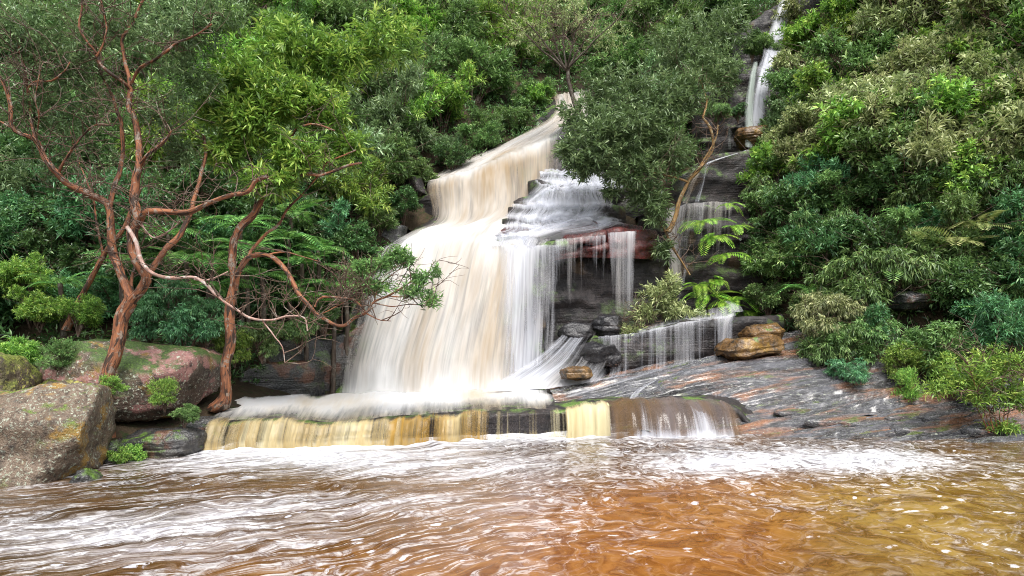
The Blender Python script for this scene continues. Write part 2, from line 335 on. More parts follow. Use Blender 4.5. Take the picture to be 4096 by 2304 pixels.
# main face beneath the water
main_rows = [
 [(554,94,22),(562,93,22),(570,92,22),(580,91,22),(592,90,22)],
 [(547,119,20),(555,118,20),(564,117,20),(574,116,20),(588,114,20)],
 [(424,181,17.6),(466,168,17.8),(502,155,18.2),(532,142,18.6),(572,118,19.4)],
 [(430,184,16.9),(466,172,17.0),(500,160,17.3),(530,148,17.8),(568,126,18.6)],
 [(428,192,16.6),(465,181,16.6),(500,170,16.8),(531,160,17.2),(566,142,17.8)],
 [(432,214,16.2),(463,219,16.1),(500,209,16.1),(530,200,16.2),(557,190,16.4)],
 [(402,236,15.1),(440,229,14.9),(478,226,15.0),(514,217,15.2),(550,207,15.4)],
 [(385,246,14.5),(428,237,14.3),(468,237,14.2),(503,240,14.0),(537,242,13.9)],
 [(377,258,14.2),(420,252,14.0),(462,252,13.9),(500,252,13.75),(536,254,13.7)],
 [(357,305,13.4),(403,308,13.2),(448,308,13.1),(490,308,13.1),(530,308,13.2)],
 [(340,355,12.9),(388,360,12.7),(434,360,12.6),(482,358,12.6),(526,350,12.8)],
 [(334,392,12.6),(383,398,12.3),(430,399,12.2),(480,394,12.2),(524,384,12.5)]]
def rock_under(rows, dy, nt, ns, mat='cliff', **kw):
    P = patch_rows(rows, nt, ns); N = norms(P); P = P - N*dy; P = rockify(P, N, **kw); V = P.reshape(-1, 3)
    return link('rock_ledge', make_mesh('rock_ledge', V, orient(V, gridF(nt, ns)), MAT[mat]), cliff)
rr = [[(r[0][0]-22, r[0][1]+4, r[0][2]+.5)] + r + [(r[-1][0]+24, r[-1][1], r[-1][2]+.3)] for r in main_rows]
rock_under(rr, .22, 110, 70, amp=.10, strata=.09, fr=1.4)
ledge([(538,242,252,13.9),(550,239,250,13.78),(566,238,249,13.74),(578,238,250,13.8)], mat='cliff', seed=2, back=1.6, amp=.05, strata=.10, res=.04)
ledge([(562,237,247,13.82),(576,236,246,13.7),(592,235,246,13.66),(610,234,246,13.78)], mat='red', seed=23, back=1.6, amp=.06, strata=.11, res=.04)
ledge([(548,247,262,13.9),(566,246,260,13.72),(586,245,259,13.74),(604,245,259,13.8),(612,246,260,13.95)], mat='red', seed=24, back=1.6, amp=.07, strata=.12, res=.04)
ledge([(602,233,258,13.86),(616,231,257,13.76),(632,231,258,13.85),(648,231,259,14.05),(660,233,264,14.4)], mat='red', seed=25, back=1.6, amp=.07, strata=.12, res=.04)
ledge([(520,252,350,14.25),(560,252,348,14.2),(600,252,345,14.2),(640,254,340,14.3),(668,258,335,14.7)], seed=3, amp=.16, strata=.12)
ledge([(500,203,226,16.3),(545,196,236,16.1),(590,196,236,16.0),(645,198,236,16.2),(668,200,238,16.4)], seed=5)
ledge([(535,172,204,17.2),(580,173,204,17.0),(645,176,204,17.2)], seed=6)
ledge([(640,214,340,15.5),(665,211,335,15.25),(700,205,330,15.2),(737,202,327,15.4),(775,208,330,15.3)], seed=7, amp=.16, strata=.14)
ledge([(675,182,214,16.6),(705,160,208,16.8),(749,150,207,17),(778,152,207,16.6)], seed=8)
ledge([(695,95,164,18.6),(730,86,158,18.6),(760,70,155,18.4),(805,75,158,17.8)], seed=9, amp=.14, strata=.14)
ledge([(735,30,100,20.6),(770,12,92,20.5),(800,-2,85,20.2),(840,-6,85,19.5)], seed=10, amp=.12)
ledge([(575,343,380,13.1),(600,338,376,12.9),(634,334,371,12.75),(685,323,362,12.7),(737,317,357,12.8),(790,318,357,13.0)], seed=11, back=2.0, rise=.05, mat='cliff')
ledge([(255,350,402,12.3),(300,340,397,12.5),(345,336,393,13.0),(370,320,390,13.3)], seed=12, back=2, mat='dark')
ledge([(362,232,262,15.2),(385,229,256,15.2),(405,226,250,15.4)], seed=13, back=1.5, mat='dark')
ledge([(235,372,408,11.6),(270,366,405,11.9),(320,364,402,12.4)], seed=14, back=2, mat='dark')

# ------------------------------------------------------------------ shelf, lower ledge and the right hand slab
# lower ledge: lip line (u, v, Y) and where its water meets the pool
LIP = [(196,424,8.95),(242,422,9.15),(288,421,9.25),(318,424,9.25),(358,422,9.4),(398,419,9.55),(437,416,9.7),(477,413,9.85),(512,412,9.95),(566,410,10.1),(604,404,10.25),(650,402,10.4),(700,402,10.5),(732,407,10.5),(762,434,10.2)]
BACK = [(232,398,11.4),(262,397,11.8),(300,396,12.2),(340,394,12.5),(372,393,12.7),(405,393,12.7),(440,392,12.7),(475,390,12.8),(510,388,12.9),(555,384,13.0),(595,380,13.0),(640,375,13.0),(690,366,13.0),(735,358,13.0),(775,352,13.0)]
lipP = np.array([px(*p) for p in LIP]); backP = np.array([px(*p) for p in BACK])
lipS = crom(lipP, 200); backS = crom(backP, 200)
rows = [lipS + np.array([0, .18, -1.0]), lipS + np.array([0, .14, -.5]), lipS + np.array([0, .10, -.2]), lipS + np.array([0, .05, -.06])]
rows += [lipS*(1-k) + backS*k + np.array([0, 0, -.03 - .03*np.sin(k*3)]) for k in np.linspace(.03, 1, 34)]
Pq = crom(np.array(rows), 80); Nq = norms(Pq); Nq[..., 2] = np.abs(Nq[..., 2]); Pq = rockify(Pq, Nq, .05, .03, 2., 21)
V = Pq.reshape(-1, 3)
shelf = link('rock_shelf', make_mesh('rock_shelf', V, orient(V, gridF(*Pq.shape[:2])), MAT['cliff'])); tag(shelf, 'low rock shelf at the foot of the waterfall ending in a ledge', kind='structure')

slab_rows = [
 [(560,425,10.3),(640,436,10.0),(700,445,9.8),(760,450,9.6),(830,452,9.5),(900,450,9.5),(980,452,9.4),(1080,460,9.2)],
 [(560,412,10.8),(640,414,10.8),(700,416,10.7),(760,426,10.35),(830,431,10.15),(900,432,10.1),(980,431,10.1),(1080,436,9.9)],
 [(555,402,11.2),(630,401,11.1),(700,401,11.05),(760,412,10.75),(830,422,10.45),(900,421,10.4),(980,418,10.4),(1080,420,10.2)],
 [(552,394,11.5),(620,388,11.35),(690,382,11.25),(760,384,11.2),(835,396,11.0),(910,398,10.9),(980,398,10.9),(1080,398,10.6)],
 [(550,389,12.0),(615,379,11.75),(690,369,11.6),(765,365,11.6),(840,372,11.6),(910,370,11.5),(980,374,11.3),(1080,374,11.0)],
 [(560,383,13.0),(620,373,12.8),(700,360,12.6),(775,346,12.6),(840,345,12.3),(910,338,12.2),(980,345,11.9),(1080,345,11.4)],
 [(575,370,14.0),(630,362,13.8),(710,345,13.6),(785,330,13.6),(850,320,13.2),(920,305,13.0),(1000,310,12.6),(1080,310,12.0)]]
Ps = patch_rows(slab_rows, 120, 190); Ns = norms(Ps); Ns[..., 2] = np.abs(Ns[..., 2])
q = Ps.copy(); c_, s_ = math.cos(.45), math.sin(.45)
al_ = q[..., 0]*c_ + q[..., 1]*s_ ; ac = -q[..., 0]*s_ + q[..., 1]*c_ + q[..., 2]*1.6
w1 = fbm(np.stack([al_*.45, ac*3.2, q[..., 2]*1.5], -1), 5); w2 = fbm(q*3.1, 4)
terr = np.floor((ac + .35*w1) * 3.2); fr_ = (ac + .35*w1)*3.2 - terr
uS, vS = proj(Ps); platy = sstep(800, 870, uS)*sstep(385, 400, vS)
Ps = Ps + Ns * (.13*w1 + .04*w2 + (.06 + .08*platy)*(sstep(0, .2, fr_) - fr_)*(.6 + .8*np.abs(w2)))[..., None]
V = Ps.reshape(-1, 3); slab = link('rock_slab', make_mesh('rock_slab', V, orient(V, gridF(120, 190)), MAT['slab']))
tag(slab, 'broad wet grey and orange sandstone slab sloping down into the pool', kind='structure')

def plate(u, v, Y, w_, d_, h_, rot=0, mat='slab', seed=0, tilt=0., parent=None, name='rock_plate'):
    c = px(u, v, Y); n = 26; a = np.linspace(0, 2*np.pi, n, endpoint=False)
    r = np.random.default_rng(seed); k = 1 + .22*fbm(np.stack([np.cos(a)*1.3 + seed*7, np.sin(a)*1.3, a*0], -1), 3)*2
    ring = np.stack([np.cos(a)*w_*k, np.sin(a)*d_*k, a*0], -1)
    L = []
    for s, z in ((1.0, -h_), (1.02, -h_*.5), (1.0, -h_*.12), (.96, 0), (.75, .012), (.45, .02), (.1, .02)): L.append(ring*np.array([s, s, 0]) + np.array([0, 0, z]))
    P = np.array(L); P = P + .35*h_*fbm(P*3 + seed*3.3, 4)[..., None]*np.array([.4, .4, .6])
    Rm = np.array(Matrix.Rotation(rot, 3, 'Z') @ Matrix.Rotation(tilt, 3, 'X')); P = P @ Rm.T
    Fc = gridF(P.shape[0], n, True)
    o = link(name, make_mesh(name, P.reshape(-1, 3), Fc, MAT[mat]), parent); o.location = c
    return o
for i, (u, v, Y, w_, d_, h_, rt, tl) in enumerate([(868,417,10.45,1.0,.26,.10,.18,.24),(930,412,10.6,.9,.2,.09,.22,.26),(985,414,10.5,1.0,.24,.12,.2,.26),(960,425,10.2,1.2,.22,.12,.14,.2),
                                             (880,429,10.15,1.2,.18,.08,.08,.16),(1030,425,10.1,1.1,.3,.13,.2,.22),(825,408,10.9,.9,.18,.07,.3,.3)]):
    plate(u, v, Y, w_, d_, h_, rt, 'slab', i+1, tl, slab)

_ico = None
def ico(sub=5):
    global _ico
    if _ico is None:
        import bmesh
        b = bmesh.new(); bmesh.ops.create_icosphere(b, subdivisions=sub, radius=1); b.verts.ensure_lookup_table()
        _ico = (np.array([v.co for v in b.verts]), np.array([[v.index for v in f.verts] for f in b.faces])); b.free()
    return _ico
def boulder(name, c, half, mat, label, n=3., amp=.12, strata=.03, seed=0, rotz=0., tilt=(0, 0), shear=None, cat='boulder', group=None, fr=1.6):
    D, Fc = ico(); e = (np.abs(D)**n).sum(1)**(-1/n); P = D*e[:, None]*np.array(half)
    rs = np.random.default_rng(seed + 900)
    for q_ in range(22):
        d_ = rs.normal(size=3); d_ /= np.linalg.norm(d_); hh = np.array(half); ex_ = np.abs(P @ d_).max(); c_ = ex_*rs.uniform(.72, .92); t_ = np.clip(P @ d_ - c_, 0, None); P = P - .85*t_[:, None]*d_
    if shear: P = shear(P, np.array(half))
    N = D/np.array(half); N /= np.linalg.norm(N, axis=1, keepdims=True)
    m = min(half); P = P + N*(amp*m*2*fbm(P*fr/m*.5 + seed*5.7, 5) + strata*m*2*fbm(np.stack([P[:, 0]*.3, P[:, 1]*.3, P[:, 2]*5/m], -1) + seed, 3) + .06*m*fbm(P*5/m + seed, 5) + .05*m*np.minimum(0, np.abs(fbm(P*1.8/m + seed*2, 3)) - .12)*6)[:, None]
    R = np.array(Matrix.Rotation(rotz, 3, 'Z') @ Matrix.Rotation(tilt[0], 3, 'X') @ Matrix.Rotation(tilt[1], 3, 'Y')); P = P @ R.T
    base = np.array([0, 0, P[:, 2].min()]); o = link(name, make_mesh(name, P - base, Fc, MAT[mat])); o.location = np.array(c) + base
    return tag(o, label, cat, group)
def sh1(P, h):    # undercut lower right, top sloping down to the left
    t = P[:, 2]/h[2]; P = P.copy(); P[:, 0] += np.where(P[:, 0] > 0, .17*t*h[0], .0); P[:, 1] += .18*t*h[1]; P[:, 2] += .10*P[:, 0]; return P
boulder('boulder', (-5.5, 7.62, .36), (1.0, .80, .66), 'boulder', 'big grey lichen-covered boulder standing in the pool edge, ochre stain low on its face', 3.2, .13, .02, 3, .15, shear=sh1)
def sh2(P, h):
    t = P[:, 0]/h[0]; P = P.copy(); P[:, 2] *= 1 - .08*t; P[:, 2] -= .10*t*h[2]; P[:, 1] += .25*P[:, 2]; return P
boulder('boulder', (-5.55, 9.75, .83), (1.32, .85, .54), 'pink', 'long flat-topped boulder with pink patches and green moss behind the tree trunk', 4.2, .09, .03, 5, .06, shear=sh2)
boulder('boulder', (-6.6, 8.55, .75), (.62, .6, .50), 'yellowlichen', 'rough boulder covered in yellow-green moss behind the big lichened boulder', 2.6, .2, .05, 8)
boulder('boulder', (-5.85, 9.0, .6), (.55, .4, .35), 'yellowlichen', 'small mossy rock wedged below the long pink boulder', 2.6, .2, .05, 18)
boulder('rock', (-4.5, 8.8, .06), (.60, .40, .24), 'dark', 'flat dark wet rock at the waterline beside the amber ledge', 3.5, .15, .06, 9, -.05, cat='rock')
boulder('rock', (-4.95, 8.3, .02), (.24, .26, .24), 'dark', 'small moss-topped rock with leafy weeds at the foot of the leaning trunk', 2.8, .18, .04, 10, cat='rock')
boulder('rock', (-4.55, 7.3, -.05), (.16, .2, .16), 'dark', 'small dark rock poking from the pool under the lichened boulder', 2.5, .15, .03, 11, cat='rock')
boulder('rock', (-4.12, 9.12, .10), (.34, .3, .26), 'dark', 'dark rock splashed by the left end of the amber ledge', 2.8, .15, .05, 12, cat='rock')
boulder('boulder', px(746, 347, 12.15), (.62, .5, .19), 'ochre', 'flat ochre boulder lying on the wet slab beneath hanging shrubs', 3., .2, .1, 13, .15, (.0, -.12))
boulder('boulder', px(762, 333, 12.35), (.42, .4, .15), 'ochre', 'smaller ochre block stacked on the flat ochre boulder', 3.2, .2, .1, 14, -.1, (0, -.1))
boulder('rock', px(575, 333, 12.85), (.36, .3, .22), 'foot', 'rounded dark rock splashed by water under the red ledge', 2.6, .14, .05, 15, cat='rock')
boulder('rock', px(608, 326, 13.05), (.32, .3, .22), 'foot', 'black rounded rock at the foot of the thin curtain of water', 2.6, .14, .05, 16, cat='rock')
boulder('rock', px(598, 355, 12.6), (.5, .4, .24), 'foot', 'broad dark rock veiled by water above the low brown rock', 2.6, .16, .05, 22, cat='rock')
boulder('rock', px(576, 373, 11.85), (.33, .28, .12), 'ochre', 'low brown rock sitting in the foam at the foot of the falls', 3, .18, .06, 17, cat='rock')
boulder('rock', px(755, 138, 17.9), (.5, .5, .3), 'ochre', 'brown rock knob jutting beside the upper right waterfall', 2.8, .2, .08, 19, cat='rock')
boulder('rock', px(915, 300, 12.3), (.5, .4, .18), 'dark', 'grey rock slab showing between ferns and shrubs of the right bank', 3, .2, .1, 20, .3, cat='rock')

# ------------------------------------------------------------------ water
falls = tag(bpy.data.objects.new('waterfall', None), 'broad silky cream and white waterfall over stepped rock', kind='structure'); COL.objects.link(falls)
falls2 = tag(bpy.data.objects.new('waterfall', None), 'thin white waterfall dropping through shrubs on the right', kind='structure'); COL.objects.link(falls2)
def sheet(rows, nt, ns, mat, dens, tint, parent=falls, lift=.0, ripple=.03, name='water_sheet', edge=(.06, .06), tb=(.12, .06), fr=6., world=False, svar=.22, sfr=2.2):
    """rows: control rows (u,v,Y); dens/tint: numbers or per-row lists"""
    P = np.array(rows) if world else np.array([[px(*p) for p in r] for r in rows]); P = crom(crom(P, nt, 0), ns, 1)
    N = norms(P); S, T = pad(P)
    s = np.linspace(0, 1, ns)[None]; t = np.linspace(0, 1, nt)[:, None]
    ex = lambda a: np.interp(np.linspace(0, 1, nt), np.linspace(0, 1, len(a)), a)[:, None] if isinstance(a, (list, tuple)) else a
    wob = fbm(np.stack([S*0 + T*.8, T*0 + 3, S*0 + len(rows)*5.], -1), 3)*.05
    s2 = s + wob
    e = (sstep(-.001, edge[0], s2) if edge[0] else 1) * (sstep(-.001, edge[1], 1 - s2) if edge[1] else 1)
    rag = .5*fbm(np.stack([S*3. + P[0, 0, 0]*5, T*.3, S*0 + 2], -1), 3)
    if tb[0]: e = e*sstep(0, tb[0], t*(1 + 0*s) + rag*tb[0])
    if tb[1]: e = e*sstep(0, tb[1], (1 - t)*(1 + 0*s) + rag*tb[1])
    q_ = P[0, 0, 0]*3.7 + P[-1, 0, 2]; sv = fbm(np.stack([S*sfr + q_, T*.25, S*0 + q_], -1), 3)
    d = (ex(dens) + 0*s) * e * (1 + svar*sv); tn = ex(tint) + 0*t + 1.1*fbm(np.stack([S*1.4 + q_ + 5, T*.2, S*0], -1), 3)*svar/.22*.5
    rp = fbm(np.stack([S*fr, T*.5, S*0 + 7], -1), 4)*ripple
    P = P + N*(lift + rp)[..., None] if np.ndim(rp) else P
    V = P.reshape(-1, 3)
    return link(name, make_mesh(name, V, orient(V, gridF(nt, ns)), MAT[mat], uv=np.stack([S, T], -1), attrs={'dens': d, 'tint': tn}), parent)
wide_rows = [[(r[0][0] - (4 if i < 2 else 10 if i < 6 else 18), r[0][1] + (2 if i < 6 else 3), r[0][2] + .1)] + r[1:-1] + [(r[-1][0] + 10, r[-1][1], r[-1][2])] for i, r in enumerate(main_rows)]
wide_rows.append([(300,400,11.5),(372,405,11.2),(430,406,11.1),(484,402,11.2),(545,392,11.6)])
sheet(wide_rows, 180, 190, 'w_main', [.75, .85, 1.0, 1.05, .78, .78, 1.1, 1.1, .86, .76, .78, 1.1, .9], [.6, .5, .3, .15, .7, .55, -.1, -.15, .15, .42, .45, .0, .0], edge=(.2, .22), ripple=.12, fr=2.2, tb=(0, .05))  # row tints: cream colour plus painted shading, faces tanner, lips and treads whiter
# thin veil on the right half of the main face
sheet([[(470,239,14.0),(508,242,13.82),(542,243,13.7),(594,238,13.5)],[(468,255,13.75),(507,256,13.6),(542,256,13.5),(596,252,13.38)],[(465,310,13.0),(505,308,13.05),(541,306,13.1),(595,298,13.2)],[(455,388,12.2),(500,384,12.25),(538,374,12.5),(590,345,12.8)]],
      60, 110, 'w_veil', [.74, .62, .56, .58], .15, edge=(.45, .34), ripple=.05, svar=.45)
sheet([[(552,238,13.55),(575,236,13.5),(592,234,13.45),(608,233,13.5)],[(552,247,13.45),(575,245,13.4),(592,243,13.35),(608,243,13.4)],[(552,262,13.4),(575,259,13.35),(592,258,13.3),(608,258,13.35)],[(554,320,13.3),(575,318,13.3),(592,316,13.3),(608,314,13.3)]],
      50, 60, 'w_veil', [.62, .5, .46, .3], .3, edge=(.1, .1), svar=.5, sfr=3.)
sheet([[(600,232,13.6),(614,231,13.55),(628,230,13.6),(642,230,13.75)],[(600,242,13.45),(614,241,13.4),(628,240,13.45),(642,240,13.6)],[(602,270,13.4),(615,270,13.35),(628,270,13.4),(641,270,13.55)],[(603,318,13.35),(616,318,13.3),(628,318,13.35),(638,318,13.5)]],
      50, 60, 'w_veil', [.8, .68, .6, .5], .5, edge=(.3, .3), svar=.5)
sr = random.Random(11); STEPS = []
for k_, (vv0, Ys, ul, ur, tilt_, dn) in enumerate([(173, 16.7, 536, 622, 2, .62), (186, 16.1, 528, 640, 5, .7), (196, 15.7, 516, 622, -2, .66), (206, 15.25, 508, 640, 5, .62), (217, 14.8, 502, 636, -3, .72), (227, 14.4, 496, 648, 3, .6), (234, 14.05, 490, 570, 3, .7)]):
    us = np.arange(ul, ur, 15.); st_ = []; jv = 0
    for q_ in us:
        if sr.random() < .4: jv = sr.uniform(-5.5, 5.5)
        st_.append((q_, vv0 + jv + sr.uniform(-1, 1) + tilt_*(q_ - ul)/(ur - ul) , Ys + sr.uniform(-.14, .14)))
    ledge([(a_, b_, b_ + 16, c_) for a_, b_, c_ in st_], seed=40 + k_, back=1.3, amp=.05, strata=.04, mat='red' if k_ == 5 else 'cliff', res=.05)
    STEPS.append(crom(np.array(st_), 14))
RWS, DN = [], []
for k_, A_ in enumerate(STEPS):
    nx = STEPS[k_ + 1] if k_ + 1 < len(STEPS) else A_ + np.array([-4, 13, -.2])
    if k_ == 0: RWS.append(A_ + np.array([0, -2.5, .4])); DN.append(.55)
    RWS += [A_ + np.array([0, -1., -.03]), A_ + np.array([-.6, 3., -.14]), A_*.45 + nx*.55 + np.array([-.5, 0, -.02])*1. + np.array([0, 0, -.12])]; DN += [.95, .62, .66]
RWS.append(STEPS[-1] + np.array([-4, 16, -.45])); DN.append(.6)
sheet(RWS, 200, 130, 'w_step', DN, .15, edge=(.12, .2), ripple=.05, tb=(.02, .05), svar=.45, sfr=2.2)
sheet(RWS, 120, 90, 'w_veil', [d_*.8 for d_ in DN], .15, edge=(.2, .25), ripple=.09, lift=.07, tb=(.02, .05), svar=.5, sfr=1.6)
# skirts at the foot of the falls
sheet([[(556,330,12.8),(585,326,12.75),(612,320,12.8),(632,316,12.9)],[(540,345,12.6),(572,343,12.5),(606,340,12.5),(640,336,12.6)],[(515,362,12.45),(555,362,12.3),(600,360,12.3),(640,356,12.4)],[(485,384,12.1),(530,380,12.0),(590,374,12.05),(640,369,12.2)],[(470,394,11.8),(520,390,11.8),(580,384,11.8),(635,376,12.0)]],
      60, 90, 'w_veil', [.4, .5, .5, .66, .85], .15, edge=(.2, .3), ripple=.08, fr=3, svar=.6, sfr=2.)
# cascades on the right ledge
sheet([[(595,336,12.85),(640,331,12.6),(690,320,12.55),(742,313,12.65)],[(595,343,12.7),(640,338,12.48),(690,327,12.42),(742,320,12.5)],[(595,372,12.55),(640,369,12.4),(690,360,12.35),(742,354,12.4)],[(585,382,12.1),(635,376,12.0),(690,364,11.95),(745,357,12.1)]],
      40, 130, 'w_veil', [.66, .5, .46, .6], .25, edge=(.05, .1), ripple=.04)
sheet([[(633,328,13.4),(690,312,13.4),(742,300,13.6)],[(633,332,12.9),(690,320,12.9),(742,312,13.0)],[(633,335,12.6),(690,323,12.55),(742,316,12.6)]], 24, 70, 'w_veil', [.5, .65, .6], .2, edge=(.1, .1))
# right falls
def stream(pts, wpx, dens, tint, mat='w_veil', parent=falls2, n=50, ns=26, edge=(.45, .45)):
    rows = [[(u - w_/2, v, Y), (u, v, Y - .06), (u + w_/2, v, Y)] for (u, v, Y), w_ in zip(pts, wpx)]
    return sheet(rows, n, ns, mat, dens, tint, parent, edge=edge)
stream([(792,-14,20.6),(785,8,20.1),(776,34,19.8),(768,64,18.5),(762,92,18.1),(758,124,17.9),(756,152,17.7)], (26, 28, 28, 34, 38, 36, 32), [.9, .95, .85, .76, .68, .66, .66], .15, n=90, ns=40)
stream([(757,58,18.4),(753,76,18.1),(750,110,17.9),(748,150,17.6)], (12, 14, 18, 18), [.5, .72, .7, .66], .15, 'w_green')
stream([(731,86,18.5),(730,100,18.2),(730,125,18.15),(730,152,18.1)], (9, 9, 9, 9), [.55, .5, .5, .5], .3, 'w_green')
stream([(752,149,17.4),(735,154,17.0),(716,160,16.7),(702,166,16.5)], (6, 8, 10, 10), [.75, .7, .75, .7], .2)
stream([(711,160,16.5),(706,168,16.3),(702,185,16.1),(697,204,15.9)], (7, 9, 10, 12), [.75, .65, .6, .65], .3)
stream([(699,172,16.4),(694,180,16.2),(689,192,16.0),(684,206,15.7)], (6, 9, 11, 13), [.7, .65, .62, .66], .8, 'w_main')
stream([(741,152,16.9),(740,175,16.8),(740,205,16.7),(740,243,15.2)], (9, 8, 8, 10), [.55, .5, .5, .55], .3, 'w_green')
sheet([[(662,209,15.3),(685,203,15.2),(712,201,15.15),(738,203,15.3)],[(661,217,15.1),(685,211,15.0),(712,208,15.0),(738,209,15.15)],[(661,250,15.05),(682,248,14.95),(710,246,14.95),(736,246,15.1)],[(661,300,15.0),(680,300,14.9),(705,298,14.9),(730,298,15.05)]], 50, 80, 'w_veil', [.7, .58, .44, .3], .3, falls2, edge=(.1, .15), svar=.5)
stream([(672,208,15.1),(671,225,14.95),(674,255,14.9),(677,285,14.85)], (24, 20, 18, 22), [.85, .8, .75, .6], .3, 'w_main')
stream([(688,262,14.8),(684,275,14.75),(680,300,14.7),(678,322,14.65)], (6, 12, 18, 22), [.6, .55, .5, .45], .2)
stream([(742,241,15.0),(736,248,14.95),(728,262,14.9),(722,290,14.85)], (20, 8, 5, 4), [.55, .5, .42, .3], .2)
stream([(733,312,12.7),(726,322,12.5),(722,345,12.4),(720,356,12.2)], (16, 15, 14, 16), [.75, .7, .65, .7], .3)
stream([(726,300,13.6),(735,306,13.3),(738,312,13.0)], (30, 40, 40), [.4, .5, .5], .2)

# foam stream over the shelf
SP = []
for k in (0, .12, .3, .5, .7, .84, .93, 1.0):
    SP.append(lipP*(1-(1-k)**1) * 0 + backP*(1-k) + lipP*k + np.array([0, 0, (.05 + .04*math.sin(math.pi*k))*(1 - k) + .022*k]))
SP = np.array(SP)[:, :10]
SP[0, :, 1] += .35; SP[0, :, 2] -= .05
o = sheet(SP, 60, 200, 'w_shelf', [1.2, 1.25, 1.12, .94, .74, .54, .44, .44], [.0, .0, .1, .2, .25, .4, .7, .8], falls, ripple=.05, edge=(.05, .06), fr=2.5, world=True, svar=.35, tb=(.3, .06))
tag(o, None)
SP2 = []
for k in (0, .2, .5, .8, 1.0): SP2.append(backP[8:]*(1-k) + lipP[8:]*k + np.array([0, 0, .16 + .1*math.sin(math.pi*k) - .1*k]))
# thin runs of water across the left of the slab
_su, _sv = proj(Ps)
def on_slab(u, v, lift=.03):
    k = np.argmin((_su - u)**2 + (_sv - v)**2); return Ps.reshape(-1, 3)[k] + np.array([0, -.5*lift, lift])
for pts, wd, dn in [([(715,358),(660,372),(610,386),(560,400)], .24, .5), ([(690,364),(640,384),(600,396),(575,404)], .16, .46), ([(660,380),(640,392),(632,402),(630,410)], .10, .6), ([(705,372),(690,384),(682,396),(680,408)], .10, .5), ([(735,362),(722,376),(716,392),(718,408)], .07, .42), ([(640,375),(600,382),(560,392),(530,402)], .25, .6)]:
    c_ = crom(np.array([on_slab(*p) for p in pts]), 9); tg = np.gradient(c_, axis=0); sd_ = np.cross(tg, [0, 0, 1.]); sd_ /= np.linalg.norm(sd_, axis=1, keepdims=True)
    sheet(np.stack([c_ - sd_*wd, c_ + np.array([0, 0, .015]), c_ + sd_*wd], 1), 50, 26, 'w_veil', [dn*.9, dn, dn*1.1], .1, falls, edge=(.35, .35), ripple=.02, world=True, svar=.5, sfr=5)
# amber curtains of the lower ledge
def curtain(i0, i1, dens, tint, n=70, drop=.0, mat='w_amber', out=.24):
    L = crom(lipP, 281); a = L[max(0, int(i0*20)):int(i1*20)+1]
    idx = np.linspace(0, len(a)-1, 40); a = np.stack([np.interp(idx, np.arange(len(a)), a[:, k]) for k in range(3)], -1)
    nz = fbm(a*np.array([3.5, 0, 0]) + 2, 3); nz2 = fbm(a*np.array([9., 0, 0]) + 8, 2); a = a + np.stack([0*nz, .16*nz + .05*nz2, .03*nz2], -1)
    R = [a + np.array([0, .35, .035]), a + np.array([0, .08, .03]), a + np.array([0, -.05, -.005]), a + np.array([0, -out*.55, -.10]), a*np.array([1, 1, 0]) + np.array([0, -out*.9, .12]), a*np.array([1, 1, 0]) + np.array([0, -out*1.05, -.06])]
    return sheet(np.array(R), 36, n, mat, dens, tint, falls, ripple=.03, edge=(.12, .12), fr=7., world=True, svar=.5, sfr=3.)
curtain(.25, 1.5, [.4, .55, .68, .66, .68, 1.], .3, 80)
curtain(.7, 3.3, [.2, .4, .68, .64, .64, 1.], .6, 130)
curtain(2.7, 5.4, [.2, .4, .68, .62, .64, 1.], .6, 130)
curtain(4.6, 7.6, [.2, .4, .70, .64, .62, 1.], .65, 130)
curtain(7.2, 9.3, [.2, .36, .48, .46, .46, .85], .3, 100)
curtain(8.9, 10.2, [.4, .6, .9, .86, .82, 1.05], .5, 60)
curtain(9.9, 13.2, [.7, .7, .66, .6, .6, .9], .6, 130, mat='w_glass', out=.5)
curtain(10.4, 12.9, [.1, .25, .36, .4, .5, .95], .1, 130, mat='w_veil', out=.55)
